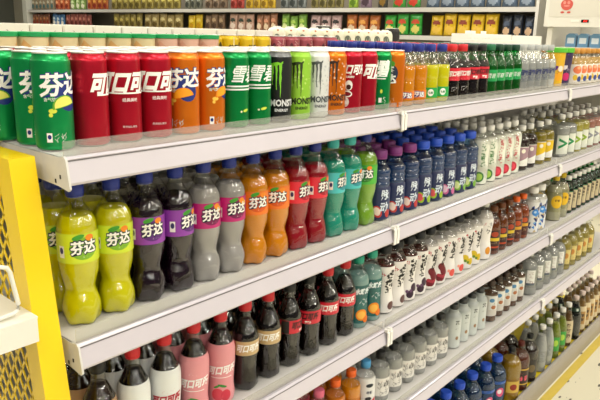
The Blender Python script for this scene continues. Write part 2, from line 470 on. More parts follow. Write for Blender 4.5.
def claw(col, dx=0, s=1.):
    def st(x, top, bot, w, k):
        rnd = random.Random(k); L, Rr = [], []
        for i in range(8):
            t = i/7; z = top+(bot-top)*t; ww = w*(1-.75*t)
            L.append((dx+s*(x-ww/2+rnd.uniform(-.0008, .0008)), z)); Rr.append((dx+s*(x+ww/2+rnd.uniform(-.0008, .0008)), z))
        quads = L + Rr; return (quads, [(i, i+1, 8+i+1, 8+i) for i in range(7)], col, 1)
    return [st(-.0085, .121, .078, .0055, 1), st(-.0005, .123, .068, .005, 2), st(.0078, .121, .052, .0058, 3),
            Pg([(dx-.0135*s, .121), (dx-.011*s, .115), (dx+.002*s, .118), (dx+.013*s, .126), (dx+.0125*s, .121), (dx+.001*s, .124)], col, 1)]
def monster(name, body, clawc, txt, rim, speck=None):
    art = [claw(clawc), T('MONSTER', .070, .022, .041, txt, .04, 0, 0, 1.2), T('ENERGY', .030, .012, .026, txt, .03)]
    if speck: art.append([El(random.uniform(-.045, .045), random.uniform(.03, .128), random.uniform(.0012, .003), random.uniform(.001, .003), speck, 0, 8, random.uniform(0, 3)) for _ in range(60)])
    return can_kind('energy_drink_can', mat('can_' + name, body, rough=.4, metal=.35, coat=.15), art, rim=rim)
K_MB = monster('black', '#17191a', '#7fce2b', '#dedede', mat('rim_grey', '#77797b', rough=.35, metal=.6))
K_MG = monster('lime', '#93c93a', '#2c3a14', '#28320f', ALU, '#b9dc6a')
K_MW = monster('white', '#dcdedc', '#54585a', '#50555a', ALU, '#c4c8c8')
K_MO = monster('orange', '#e8935a', '#3f2a20', '#4a2c1c', ALU, '#f2c09a')
K_FP = can_kind('soda_can', canmat('orange', '#ee7d18'),
    [El(0, .088, .020, .023, '#1d2a44', 0), El(0, .112, .011, .008, '#5aa636', 1), T('芬', .026, -.002, .094, FW, .05, 0, .1, layer=2), T('达', .026, .003, .074, FW, .05, 0, .1, layer=2), El(-.003, .048, .005, .004, '#f7c84a', 1), Rc(-.016, -.008, .014, .026, FW), Sc(9, .006, .02, .016, .012, '#f7dcb8', 9)])

x0, px = .033, .0631
row = [(K_FG, 'lime green soda can', 1, -.3), (K_C, 'red cola can', 4, 0), (K_C, 'red cola can', 4, -1.8), (K_C, 'red cola can', 4, -1.85),
       (K_FO, 'orange soda can with citrus slice', 2, -1.1), (K_FO, 'orange soda can with citrus slice', 2, -.1), (K_S, 'green lemon soda can', 2, -.2), (K_S, 'green lemon soda can', 2, -.63),
       (K_MB, 'black energy can with green claw', 1, -.87), (K_MG, 'lime energy can with dark claw', 1, -.85), (K_MW, 'white energy can with grey claw', 1, -.85), (K_MO, 'orange energy can with dark claw', 1, -.9),
       (K_CP, 'red cola can with food picture', 1, -.95), (K_C, 'red cola can', 4, -.6), (K_S2, 'green soda can with high white lettering', 1, -.5), (K_FP, 'orange soda can with round navy emblem', 1, -1.3)]
for i, (k, d, n, rt) in enumerate(row):
    column(k, x0+px*i, 1, 2 if i == 0 else 5, d, n, rot=rt, pitch=.0612)
for r, y in enumerate((.213, .275, .337)):
    K_FG.place(.0135, y, Z[1]+.0006, -.95, f'lime green soda can at the shelf end, {ORD[r+2]} row of the top shelf', 'lime green soda can on the top shelf')

# ================================================================== small bottles on the top shelf
def small_prof(H=.128): return [(z*1.135, r) for z, r in [(0, .021), (.003, .0255), (.009, .0275), (.05, .0275), (.058, .0268), (.066, .0275), (.085, .0272), (.098, .0235), (.110, .0175), (.119, .0135), (H, .0125)]]
CAPB = mat('cap_blue', '#22348f', rough=.4); CAPR = mat('cap_red', '#d42630', rough=.4); CAPK = mat('cap_black', '#1b1d1f', rough=.4)
CAPG = mat('cap_dark_green', '#12402c', rough=.4); CAPG2 = mat('cap_green', '#1d6f48', rough=.4); CAPT = mat('cap_teal', '#27a88c', rough=.4)
CAPW = mat('cap_white', '#e9e7e0', rough=.4); CAPP = mat('cap_magenta', '#7c2f78', rough=.4); CAPBL = mat('cap_bright_blue', '#2450c4', rough=.4)
CAPO = mat('cap_orange', '#e8641c', rough=.4); CAPPK = mat('cap_pink', '#e06a86', rough=.4); CAPY = mat('cap_yellow', '#e0bf1e', rough=.4); CAPN = mat('cap_navy', '#232c5a', rough=.4)
CAPSKY = mat('cap_sky_blue', '#4a9ad0', rough=.4)
L_OR = liquid('orange_soda', '#fa9c04', .6); L_LIME = liquid('lime_soda', '#f2ea06', .6); L_COLA = liquid('cola', '#120806', .1); L_CLEAR = liquid('clear_drink', '#fafbf8', .9, .03, .42)
L_GREEN = liquid('apple_green_soda', '#8fc72c'); L_PURPLE = liquid('grape_soda', '#1d0a18', .15); L_RED = liquid('red_soda', '#b01224', .35); L_TEAL = liquid('teal_soda', '#1fae90')
L_MILKY = liquid('pale_clear_soda', '#f2ece8', .75, .1, .52)
L_EMER = liquid('emerald_soda', '#149a55', .5)
SWC = lambda c, n, **k: mat('sleeve_' + n, c, rough=.38, coat=.25, **k)

K_sO = bottle_kind('soda_bottle', small_prof(), L_OR, CAPB, (.018, .040, SWC('#ee7f18', 'orange')), [T('芬达', .034, -.006, .029, NAVY, .10), T('芬达', .031, -.006, .029, FW, .04, layer=2)], fill=.106)
K_sL = bottle_kind('soda_bottle', small_prof(), L_LIME, CAPB, (.016, .044, SWC('#1ea548', 'green')), [El(-.006, .030, .009, .010, FW), T('七喜', .014, -.006, .030, '#1a7d3c', .04, layer=1)], fill=.106)
K_sC = bottle_kind('cola_bottle', small_prof(), L_COLA, CAPR, (.058, .094, SWC('#cf1f34', 'cola_red')), [T('可口可乐', .050, 0, .078, FW, .04, .3, 0, 1.3), Sc(4, -.004, .063, .03, .005, FW, 8)], fill=.114,
                   shell_art=[Sc(2, -.004, .032, .022, .014, '#d8d4d0', 10)])
K_sZ = bottle_kind('cola_bottle', small_prof(), L_COLA, CAPK, (.058, .094, SWC('#cf1f34', 'cola_red')), [T('可口可乐', .050, 0, .080, '#16100f', .04, .3, 0, 1.3), T('零度', .018, 0, .0645, FW, .03)], fill=.114)
K_sG = bottle_kind('soda_bottle', small_prof(), L_EMER, CAPG, (.046, .083, SWC('#0f9a4c', 'emerald')), [T('雪碧', .030, -.006, .064, '#f0f4ee', .0, .3, 0, 1.1), Sc(6, 0, .051, .03, .006, '#d8f0c8', 7)], fill=.124, shell=PET_GREEN)
K_sG1 = bottle_kind('soda_bottle', small_prof(), L_EMER, CAPG2, (.046, .083, SWC('#0f9a4c', 'emerald')), [T('雪碧', .030, -.006, .064, '#f0f4ee', .0, .3, 0, 1.1)], fill=.124, shell=PET_GREEN)
clearlab = clear_mat('clear_label_film', '#e4e8ea', .1, .1, haze=.12)
K_sW = bottle_kind('soda_bottle', small_prof(), L_CLEAR, mat('cap_clear_white', '#cfd2d0', rough=.3, trans=.3), (.034, .080, clearlab), [T('雪碧', .032, -.006, .066, '#2a3366', .07, .2, 0, 1.2), Sc(7, -.004, .047, .026, .016, '#3a4070', 10)], fill=.110)
seq = [(K_sO, 'small orange soda bottle', 2, 1.037), (K_sO, 'small orange soda bottle', 2, 1.100), (K_sL, 'small lime soda bottle', 2, 1.163), (K_sL, 'small lime soda bottle', 2, 1.227),
       (K_sC, 'small cola bottle with red cap', 2, 1.290), (K_sC, 'small cola bottle with red cap', 2, 1.355), (K_sZ, 'small cola bottle with black cap', 2, 1.420), (K_sZ, 'small cola bottle with black cap', 2, 1.485),
       (K_sG1, 'emerald soda bottle with mid green cap', 1, 1.550)] + [(K_sG, 'emerald soda bottle with dark green cap', 3, 1.615+.065*i) for i in range(3)] + \
      [(K_sW, 'clear soda bottle with navy lettering', 5, 1.81+.066*i) for i in range(5)]
for i, (k, d, n, x) in enumerate(seq):
    column(k, x, 1, (5, 6, 6, 7, 8, 8)[i] if i < 6 else 6, d, n, rot=-.45, pitch=.0600)

# wide-lidded tubs and white juice bottles past the second joint
LIDG = mat('lid_bright_green', '#57b532', rough=.4)
def tub_kind(name, c, art):
    b = MB(); H = .142
    b.lathe([(0, .030), (.002, .033), (H*.55, .034), (H*.62, .036), (H, .037)], SWC(c, name), 26); decal(b, flat(art), rfun([(0, .033), (H*.55, .034), (H, .037)]))
    l = MB(); l.lathe([(H-.010, .0375), (H-.009, .0405), (H+.007, .0405), (H+.009, .038), (H+.0085, .034)], LIDG, 26)
    return Kind('candy_tub', 'tub', [('tub_body', b.mesh('tub_body'), []), ('lid', l.mesh('lid'), [])], .081)
K_tY = tub_kind('tub_yellow', '#dfae1c', [El(0, .108, .016, .018, '#f5e27a'), El(-.012, .078, .01, .014, '#5a2a7a'), El(.004, .04, .016, .018, '#f0a51a'), El(.010, .07, .012, .012, '#e8dcc8'), Sc(12, 0, .055, .03, .02, '#3a2350', 8)])
K_tP = tub_kind('tub_purple', '#33234e', [El(0, .112, .016, .014, '#6a44a0'), El(-.008, .076, .012, .012, '#d8d2dc'), El(.002, .036, .017, .016, '#c8246a'), Sc(13, .0, .06, .034, .018, '#cfc6da', 9)])
column(K_tY, 2.20, 1, 1, 'yellow tub with wide green lid', 1, rot=-.7, y0=.10)
column(K_tP, 2.285, 1, 1, 'dark purple tub with wide green lid', 1, rot=-.7, y0=.10)
def juice_prof(H=.130): return [(0, .028), (.003, .031), (.08, .031), (.094, .028), (.108, .019), (.118, .0145), (H, .014)]
K_jP = bottle_kind('juice_bottle', juice_prof(), liquid('apricot_juice', '#c8a05a', .2), mat('cap_amber', '#c98d3a', rough=.4), (.004, .084, SWC('#e9e0d2', 'cream')), [El(0, .062, .020, .016, '#e2774a'), El(.004, .070, .008, .006, '#f2b48a', 1), El(-.008, .030, .010, .012, '#e6c03a'), El(.012, .024, .012, .012, '#3a4c8a'), Sc(14, 0, .042, .04, .008, '#7a4a3a', 9)])
for i in range(6): column(K_jP, 2.375+.07*i, 1, 3, 'cream juice bottle with orange fruit picture', 6, rot=-.7)

# ================================================================== far half of the top deck
LIDGR = mat('lid_green', '#1fa35a', rough=.4)
def cup_kind(n, c, c2):
    b = MB(); H = .160
    pr = [(0, .026), (.003, .0275), (H-.03, .0315), (H, .033)]; b.lathe(pr, SWC(c, n), 26)
    R = rfun(pr)
    for s in (-1, 1): decal(b, [Pg([(s*.0, .125), (s*.034, .155), (s*.05, .125), (s*.03, .10)], c2)], R)
    l = MB(); l.lathe([(H+.0002, .033), (H+.001, .0348), (H+.0095, .0348), (H+.011, .033), (H+.0105, .030)], LIDGR, 26)
    return Kind('drink_cup', 'cup', [('cup_body', b.mesh('cup_body'), []), ('lid', l.mesh('lid'), [])], .0696)
K_cupA = cup_kind('cup_cream', '#e6d3a2', '#e5b878'); K_cupB = cup_kind('cup_pink', '#e6b8a0', '#e0a890')
for i in range(9):
    k, d = (K_cupA, 'cream drink cup with green lid') if i < 6 else (K_cupB, 'pink drink cup with green lid')
    j = i if i < 6 else i-6
    k.place(.168+.0708*i, .53, Z[1]+.0006, 0, f'{ORD[j]} {d} from yellow post, behind the soda cans, top shelf', d + 's behind the cans')
CARTW = mat('white_carton', '#ece7da', rough=.6, bump=.05)
def carton_mb(w, d, h, art=()):
    b = MB(); b.prism([(-w/2, -d/2+.003), (-w/2+.003, -d/2), (w/2-.003, -d/2), (w/2, -d/2+.003), (w/2, d/2-.003), (w/2-.003, d/2), (-w/2+.003, d/2), (-w/2, d/2-.003)], 'z', 0, h, CARTW)
    for pts, fs, col, layer in flat(art):
        b.add([(x, -d/2-.0003-.0002*layer, z) for x, z in pts], [list(q) for q in fs], ink(col), False)
    return b
cb = carton_mb(.079, .06, .186, [Sc(21, 0, .170, .04, .010, '#6a6458', 10), Rc(-.03, .03, .05, .12, '#d8b26a')])
fl_ = MB(); fl_.prism([(-.036, .0), (.036, .0), (.034, .002), (-.034, .002)], 'y', -.027, .027, CARTW); fl_.v = [(x, y, z+.186) for x, y, z in fl_.v]
K_wc = Kind('milk_carton', 'carton', [('carton_body', cb.mesh('carton_body'), []), ('top_flap', fl_.mesh('top_flap'), [])], .079)
for i in range(11): K_wc.place(.246+.0822*i, .66, Z[1]+.0006, 0, f'{ORD[i]} white carton from yellow post, behind the cups, top shelf', 'white cartons behind the cups')
TALL = dict(H=.172, R=.033)
K_yc = can_kind('tea_can', mat('can_yellow', '#d9b512', rough=.35, metal=.3), [T('柠檬', .034, 0, .136, '#2a2410', .06), Rc(-.002, .001, .11, .165, '#f2e8b0'), El(.026, .138, .008, .014, '#3a2f18'), El(-.03, .12, .012, .014, '#e8dcc0')], **TALL)
K_rc = can_kind('tea_can', mat('can_rose', '#9d4a52', rough=.35, metal=.3), [Sc(31, 0, .135, .04, .04, '#d8a8a4', 14), El(.03, .135, .01, .02, '#5c2630'), El(-.03, .13, .008, .02, '#5c2630')], **TALL)
for i in range(4): K_yc.place(.806+.0682*i, .594, Z[1]+.0006, -.5+.3*i, f'{ORD[i]} yellow tea can with black lettering from yellow post, behind cans', 'yellow tea cans at the back')
for i in range(5): K_rc.place(1.078+.0685*i, .594, Z[1]+.0006, .3*i, f'{ORD[i]} dusty rose tea can from yellow post, behind the energy drink cans', 'rose tea cans at the back')
def cream_kind():
    b = MB(); pr = spline([(0, .027), (.004, .032), (.17, .0325), (.185, .031), (.196, .025), (.2, .014)], 30); b.lathe(pr, mat('cream_wrap', '#ece8cc', rough=.4, coat=.3, vary=.04, bscale=30), 26)
    R = rfun(pr); decal(b, flat([El(0, .160, .0125, .018, '#6f7466', rot=.2), El(-.005, .158, .002, .010, '#a8ac94', 1, rot=.3), El(.005, .162, .002, .010, '#a8ac94', 1, rot=-.2), El(.002, .19, .004, .003, '#b8754a')]), R)
    l = MB(); l.lathe([(.2, .0145), (.203, .0145), (.2035, .012)], CAPW, 20)
    return Kind('milk_bottle', 'bottle', [('bottle_body', b.mesh('bottle_body'), []), ('cap', l.mesh('cap'), [])], .065)
K_cr = cream_kind()
for i in range(11): K_cr.place(1.215+.0672*i, .715, Z[1]+.0006, -.75, f'{ORD[i]} cream milk bottle with leaf emblem from yellow post, rear of the top shelf', 'cream milk bottles at the rear')
K_bk = can_kind('dark_can', mat('can_charcoal', '#2a2522', rough=.4, metal=.3), [El(0, .15, .014, .012, '#5a4a3a')], H=.212, R=.033)  # stands in for unidentified dark lumps near the milk bottles
K_bk.place(1.60, .82, Z[1]+.0006, 0, 'charcoal can peeking over the middle of the cream milk bottles', 'charcoal cans')
K_bk.place(2.02, .765, Z[1]+.0006, 0, 'charcoal can standing past the last cream milk bottle', 'charcoal cans')
for nm, w, d, h, x, y, lab in (('long', .56, .1, .172, 2.52, .53, 'lower white paper carton on the top shelf behind emerald soda bottles'), ('tall', .46, .11, .200, 2.70, .66, 'taller white paper carton with printed line, behind the clear soda bottles'), ('flat', .42, .11, .198, 3.15, .66, 'white paper carton at the far end of the top shelf rear')):
    r = new_obj('drink_carton', None); tag(r, lab, 'carton', 'white cartons at the rear'); r.location = (x, y, Z[1]+.0006)
    new_obj('carton_body', carton_mb(w, d, h, [Sc(40+len(nm), -w*.1, h-.022, w*.7, .008, '#8a8474', 26, 1, .3)] if nm == 'tall' else []).mesh('carton_body'), r)
    if nm == 'tall':
        for a, c in ((-.2, -.09), (-.03, .03)):
            b = MB(); b.box(a, c, -.004, -.002, h, h+.014, CARTW); new_obj('top_flap', b.mesh('top_flap'), r)

# ================================================================== second shelf
def petal(amp=.0030, zc=.020):
    return lambda t, z: (amp*math.cos(5*t) if z < zc*.5 else amp*math.cos(5*t)*max(0, 1-(z-zc*.5)/(zc*.8))) + (.0007*math.cos(6*t+z*90) if .03 < z < .10 else 0) + (.0006*math.cos(9*t) if .164 < z < .205 else 0)
FP = [(0, .0225), (.003, .0270), (.012, .0308), (.028, .0326), (.046, .0292), (.060, .0250), (.068, .0258), (.086, .0300), (.104, .0324), (.110, .0326), (.162, .0326), (.176, .0305), (.191, .0225), (.203, .0148), (.209, .0128), (.220, .0125)]
def fanta(liq, lc, out, cap=CAPB, extra=(), fill=.187):
    art = [El(.002, .136, .023, .019, out, 0), T('芬达', .046, .002, .138, '#0c1634', .10, .12, .06, 1.12), T('芬达', .042, .002, .138, FW, .035, .12, .06, 1.12, layer=2), El(-.006, .1555, .010, .004, '#3f9a2c', 1, rot=.3), El(.012, .1535, .007, .0055, '#f08a1c', 1),
           Sc(51, .006, .1215, .02, .004, FW, 7, 2), Rc(-.040, -.030, .120, .140, '#f2f0e6'), El(-.035, .132, .0035, .0055, '#3a3a6a', 1)] + list(extra)
    return bottle_kind('soda_bottle', FP, liq, cap, (.111, .161, SWC(lc, 'f' + lc[1:])), art, fill=fill, mod=petal(), n=40, cap_r=.0148, cap_h=.0175)
F_L = fanta(L_LIME, '#cfe02e', '#7fb22a'); F_P = fanta(L_PURPLE, '#8f3aa8', '#5a2278'); F_K = fanta(L_MILKY, '#c01f74', '#7a1450', extra=[El(.018, .147, .007, .006, '#f0c02a', 1)])
F_O = fanta(L_OR, '#ef7a1a', '#d8560e'); F_R = fanta(L_RED, '#e2283c', '#a8142a'); F_T = fanta(L_TEAL, '#49c4c6', '#2a8f9a', cap=mat('cap_aqua', '#3fb8b4', rough=.4)); F_G = fanta(L_GREEN, '#4fb83a', '#2c7d24')
seq = [(F_L, 'lime yellow soda bottle', 2)]*2 + [(F_P, 'dark grape soda bottle', 2)]*2 + [(F_K, 'colourless soda bottle with pink label', 2)]*2 + [(F_O, 'orange soda bottle with orange label', 2)]*2 + [(F_R, 'red soda bottle with red label', 2)]*2 + [(F_T, 'teal soda bottle with aqua label', 2)]*2 + [(F_G, 'apple green soda bottle', 1)]
for i, (k, d, n) in enumerate(seq): column(k, .059+.0676*i, 2, 3, d, n, rot=math.radians((-21, -17, -20, 12, -14, -13, -25, -37, 1, -1, 3, -9, -50)[i]), pitch=.068)

MP = [(0, .027), (.003, .0315), (.012, .033), (.085, .033), (.092, .0305), (.099, .033), (.106, .0305), (.113, .033), (.120, .0305), (.128, .0325), (.140, .029), (.152, .019), (.160, .0165), (.168, .016)]
L_MZ = liquid('pale_blue_drink', '#3f628a', .7, .06)
def mizone(cap, fruit, fruit2, shell=PET_BLUE):
    art = [Tstack('脉动', .026, .004, .072, '#d8e2ea', .03, .1, 3, 1.15, 1.15), El(-.015, .026, .012, .017, fruit, 1, rot=.4), El(-.016, .027, .009, .012, fruit2, 2, rot=.4), El(.016, .020, .009, .011, fruit, 1), Sc(60, .018, .05, .01, .03, '#6f9ac8', 8, 1)]
    return bottle_kind('vitamin_water_bottle', MP, L_MZ, cap, (.004, .092, SWC('#1c2a56', 'deep_blue')), art, fill=.138, shell=shell, cap_r=.0205, cap_h=.019, n=32)
Z_P = mizone(CAPP, '#c23a34', '#f0d8c8'); Z_B1 = mizone(CAPBL, '#9cbf2e', '#e25a5a'); Z_B2 = mizone(CAPBL, '#d0699a', '#f2c8d8'); Z_B3 = mizone(CAPBL, '#7db23a', '#dce8a0')
seq = [(Z_P, 'vitamin water bottle with magenta cap', 3)]*3 + [(Z_B1, 'vitamin water bottle with watermelon picture', 2)]*2 + [(Z_B2, 'vitamin water bottle with pink fruit picture', 1)] + [(Z_B3, 'vitamin water bottle with green fruit picture', 2)]*2
for i, (k, d, n) in enumerate(seq): column(k, .938+.0738*i, 2, 4, d, n, rot=-.5, pitch=.070)

def wavy(t, z): return .0016*math.sin(z*55+t)
WP = [(0, .026), (.003, .0300), (.05, .0308), (.09, .0290), (.125, .0305), (.146, .0285), (.160, .0185), (.168, .0145), (.176, .014)]
def white_juice(c, c2, seed):
    art = [Sc(seed, .004, .112, .013, .060, c, 26, 1, .45), Sc(seed+1, .004, .078, .013, .040, c, 18, 1, .45), El(-.006, .028, .018, .018, c, 1), El(-.006, .028, .012, .012, c2, 2)]
    return bottle_kind('juice_bottle', WP, liquid('white_juice', '#e6e4d4', .2), CAPW, (.004, .150, SWC('#e9ebdc', 'milk_white')), art, fill=.155, mod=wavy, n=28)
W_G = white_juice('#3f7d3a', '#a8cc5a', 70); W_R = white_juice('#c22638', '#e8485a', 74)
for i in range(2): column(W_G, 1.540+.0668*i, 2, 4, 'white juice bottle with green fruit and lettering', 2, rot=-.75)
for i in range(3): column(W_R, 1.674+.0668*i, 2, 4, 'white juice bottle with red fruit and lettering', 3, rot=-.75)
SQ = [(0, .028), (.003, .0325), (.10, .0325), (.118, .030), (.132, .020), (.140, .0145), (.150, .014)]
def box_label(name, liq, lc, c, dia, cap=CAPW, d2='#f2ead8', prof=SQ):
    art = [Rc(-.026, .026, .018, .090, '#f2efe6', 0), Pg([(-.026, .03), (.026, .052), (.026, .088), (-.026, .088)], c, 1), El(0, .074, .008, .008, d2, 2), Sc(80, 0, .026, .04, .008, '#7a5a4a', 9, 1)]
    return bottle_kind(name, prof, liq, cap, (.014, .094, clear_mat('film_'+name+c[1:], '#f4f4f0', .08, .1)), art, fill=.126)
B_M = box_label('tea_bottle', liquid('dark_plum_tea', '#2e1612', .25), '', '#a4848e', .065); B_Y = box_label('tea_bottle', liquid('golden_tea', '#9c8a1e', .5), '', '#e6bf1c', .065)
for i in range(2): column(B_M, 1.884+.0768*i, 2, 3, 'dark tea bottle with mauve label', 2, rot=-.75)
for i in range(2): column(B_Y, 2.058+.0828*i, 2, 3, 'golden tea bottle with yellow label', 2, rot=-.75)
def v_kind(name, liq, c):
    big = [(z*1.06, r*1.22) for z, r in SQ]
    art = [Rc(-.028, .028, .012, .092, '#dfe2d4', 0), Pg([(-.020, .080), (.022, .058), (-.020, .034), (-.020, .046), (.004, .058), (-.020, .068)], c, 1), Sc(90, 0, .022, .04, .008, '#8a8a7a', 8)]
    return bottle_kind('fruit_tea_bottle', big, liq, CAPW, (.010, .096, clear_mat('film_tea', '#f2f4ee', .08, .1)), art, fill=.132)
V = [v_kind('g', L_CLEAR, '#1f8a4c'), v_kind('y', liquid('pale_lime_tea', '#c2b64a', .6), '#8fae2c'), v_kind('s', liquid('rose_tea', '#b8786a', .5), '#8c8f96'), v_kind('r', liquid('berry_tea', '#9c2f30', .4), '#cf2a3c')]
for i, (k, d) in enumerate(zip(V, ['clear tea bottle with green arrow mark', 'lime tea bottle with olive arrow mark', 'rose tea bottle with grey arrow mark', 'berry tea bottle with red arrow mark'])):
    for j in range(2): column(k, 2.30+.0855*(2*i+j), 2, 3, d, 2, rot=-.75)

# ================================================================== third shelf
CP = [(z*.955, r) for z, r in [(0, .0225), (.003, .0265), (.02, .0290), (.045, .0268), (.075, .0283), (.10, .0300), (.125, .0300), (.140, .0275), (.160, .0195), (.176, .0135), (.184, .0125), (.196, .0122)]]
def flute(t, z): return (.0006*math.cos(10*t) if z < .085 else 0) + (.0013*math.cos(5*t) if z < .008 else 0)
def cola(lab, art, cap=CAPR, z0=.087, z1=.120, liq=L_COLA): return bottle_kind('cola_bottle', CP, liq, cap, (z0, z1, lab), art, fill=.160, mod=flute if z1 < .13 else None, n=40, cap_r=.0143, cap_h=.0165)
RED = '#b01c34'
C_W = cola(SWC('#e3e6e4', 'white'), [T('可口可乐', .062, .006, .078, RED, .05, .35, .06, 1.35), Rc(-.02, .026, .060, .0615, RED), Sc(95, .01, .096, .03, .008, '#c87a88', 7), Sc(96, .0, .035, .03, .012, '#a8b0b0', 8)], z0=.004, z1=.138)
C_P = cola(SWC('#e0949a', 'pink'), [T('可口可乐', .064, .006, .082, '#f6f0ee', .05, .35, .06, 1.35), Rc(-.022, .026, .063, .0645, '#f6f0ee'), Sc(97, .008, .103, .03, .006, '#f2e0de', 7), El(-.006, .024, .013, .014, '#d84a58', 0), El(.012, .022, .011, .013, '#cf3a4c', 0), El(.004, .044, .010, .003, '#3f8a3c', 1, rot=-.3), El(-.008, .042, .007, .0025, '#4c9a44', 1, rot=.5)], z0=.004, z1=.138)
C_G = cola(SWC('#c6a878', 'gold'), [T('可口可乐', .056, .008, .1045, FW, .045, .3, 0, 1.35), Rc(-.05, -.024, .0875, .1195, '#b8202c'), Sc(98, .004, .0915, .03, .004, '#5a4030', 6)])
C_Z = cola(SWC('#cc1c30', 'cola_red'), [T('可口可乐', .056, .004, .107, '#150d0d', .045, .3, 0, 1.35), T('零糖', .016, .004, .0915, FW, .03), Rc(-.05, -.03, .0875, .1195, '#1a1414')], cap=CAPK)
C_R = cola(SWC('#cc1c30', 'cola_red'), [T('可口可乐', .056, .004, .1045, FW, .045, .3, 0, 1.35), Sc(99, .004, .0915, .03, .004, FW, 6)])
K_BG = cola(SWC('#a98663', 'latte'), [Sc(101, 0, .07, .04, .03, '#5a3a26', 12), El(0, .04, .014, .016, '#6a4630')], cap=CAPK, z0=.004, z1=.134, liq=liquid('coffee', '#2a1a12', .15))
K_SD = [(0, .026), (.003, .0295), (.03, .0305), (.07, .0285), (.11, .0302), (.135, .0300), (.152, .024), (.166, .0165), (.176, .0145), (.182, .0142)]
C_T = bottle_kind('vitamin_water_bottle', K_SD, liquid('aqua_water', '#b2e4de', .85, .04, .6), CAPT, (.016, .124, clear_mat('aqua_film', '#57b8b8', .1, .1, haze=.10, hcol='#5ec0c0')),
    [T('水动乐', .046, .0, .107, '#e8f6f6', .06, .2, 0, 1.2, 1), T('水动乐', .048, .0, .107, '#16606a', .10, .2, 0, 1.2, 0), El(.0, .040, .017, .016, '#ef8c1c', 0), El(-.001, .040, .012, .011, '#f7b84a', 1), El(.014, .026, .010, .010, '#e8741a', 1), Sc(103, 0, .075, .036, .02, '#d8f0f0', 9)], fill=.150, n=32)
seq = [(K_BG, 'latte brown coffee bottle', 1)] + [(C_W, 'white wrapped cola bottle', 2)]*2 + [(C_P, 'pink wrapped cola bottle with peach picture', 2)]*2 + [(C_G, 'cola bottle with gold label', 2)]*2 + [(C_Z, 'cola bottle with black cap', 2)]*2 + [(C_R, 'cola bottle with red label and red cap', 2)]*2
for i, (k, d, n) in enumerate(seq): column(k, .079+.0724*i, 3, 3, d, n, y0=.077, rot=math.radians((-30, -27, -41, -50, -45, -40, -52, 10, -58, -53, -54)[i]), pitch=.068)
for i in range(2): column(C_T, .8665+.0628*i, 3, 3, 'aqua vitamin water bottle with teal cap', 2, rot=-.5, pitch=.0675)

YP = [(0, .025), (.003, .0285), (.03, .0300), (.068, .0246), (.105, .0275), (.134, .0300), (.150, .0268), (.166, .0170), (.174, .0155), (.180, .0152)]
def yog(fr, liq, seed, fr2=None, nf=2):
    art = [Sc(seed, .007, .120, .022, .022, '#16120f', 11, 1, .5), Sc(seed+1, .009, .094, .024, .024, '#16120f', 12, 1, .5), Sc(seed+2, .004, .070, .016, .016, '#16120f', 7, 1, .5), Sc(seed+3, -.014, .122, .012, .015, '#c02434', 8, 1, .4), Sc(seed+4, -.013, .095, .006, .02, '#a08a88', 8, 1, .3)]
    rnd = random.Random(seed)
    art += [El(rnd.uniform(-.016, .016), .026+.016*(q % 3)+rnd.uniform(-.004, .004), .0125, .0125, fr, 1) for q in range(nf)]
    if fr2: art += [El(rnd.uniform(-.012, .012), .030+rnd.uniform(-.005, .005), .005, .005, fr2, 2) for q in range(nf)]
    return bottle_kind('yogurt_drink_bottle', YP, liquid('yog_'+fr[1:], liq, .15), CAPK, (.004, .142, SWC('#ebe7e2', 'yogurt_white')), art, fill=.149, cap_r=.0185, cap_h=.018)
Y = [yog('#6a4a44', '#5a2a22', 110, None, 1), yog('#3a2636', '#5a3028', 120, '#6a4a66', 2), yog('#6e1420', '#e0d8d2', 130, '#a83040', 6), yog('#e0564a', '#e2dad2', 140, '#f0a08a', 1), yog('#d2b41e', '#e2dad2', 150, '#6a8a2a', 2)]
D = ['white yogurt bottle with brown neck', 'white yogurt bottle with dark grapes', 'white yogurt bottle with cherries', 'white yogurt bottle with peach', 'white yogurt bottle with yellow fruit']
for i in range(10): column(Y[i//2], .9935+.0622*i, 3, 2, D[i//2], 2, rot=-.5, gap=.005)
big = [(z*1.08, r*1.12) for z, r in YP]
Y_B = bottle_kind('yogurt_drink_bottle', big, liquid('yog_pale', '#e2dad2', .15), CAPW, (.004, .152, SWC('#ebe7e2', 'yogurt_white')), [Sc(160, .006, .128, .018, .018, '#16120f', 9, 1, .22), Sc(161, .006, .106, .018, .018, '#16120f', 9, 1, .22), Sc(163, -.012, .135, .01, .012, '#c02434', 6, 1, .3), El(.008, .035, .012, .014, '#d8902a', 1)], fill=.170)
column(Y_B, 1.628, 3, 2, 'tallest white yogurt bottle', 1, rot=-.6)
TP = [(0, .027), (.003, .0305), (.05, .0310), (.1, .0305), (.120, .027), (.140, .0180), (.150, .0145), (.160, .014)]
TEA = bottle_kind('tea_bottle', TP, liquid('amber_tea', '#7a3a12', .4), mat('cap_brown', '#6a3a18', rough=.4), (.016, .092, SWC('#3a1a12', 'dark_brown')), [Rc(-.022, .022, .052, .064, '#d8b82a', 0), El(0, .078, .014, .010, '#a83a1a', 1), Rc(-.022, .022, .026, .032, '#c04a2a', 0), Sc(170, 0, .044, .03, .01, '#e0c890', 9)], fill=.132)
TEA2 = bottle_kind('tea_bottle', TP, liquid('red_amber_tea', '#a04414', .4), CAPO, (.016, .092, SWC('#4a1c14', 'red_brown')), [Rc(-.022, .022, .052, .064, '#d8a02a', 0), El(0, .078, .014, .010, '#c04a1a', 1), Sc(171, 0, .036, .03, .014, '#e0b890', 9)], fill=.132)
for i in range(3): column(TEA, 1.706+.067*i, 3, 2, 'amber tea bottle with brown cap', 3, rot=-.7)
for i in range(2): column(TEA2, 1.907+.067*i, 3, 2, 'amber tea bottle with orange cap', 2, rot=-.7)
MO = [(0, .029), (.003, .0335), (.12, .0335), (.138, .030), (.152, .021), (.160, .019), (.168, .019)]
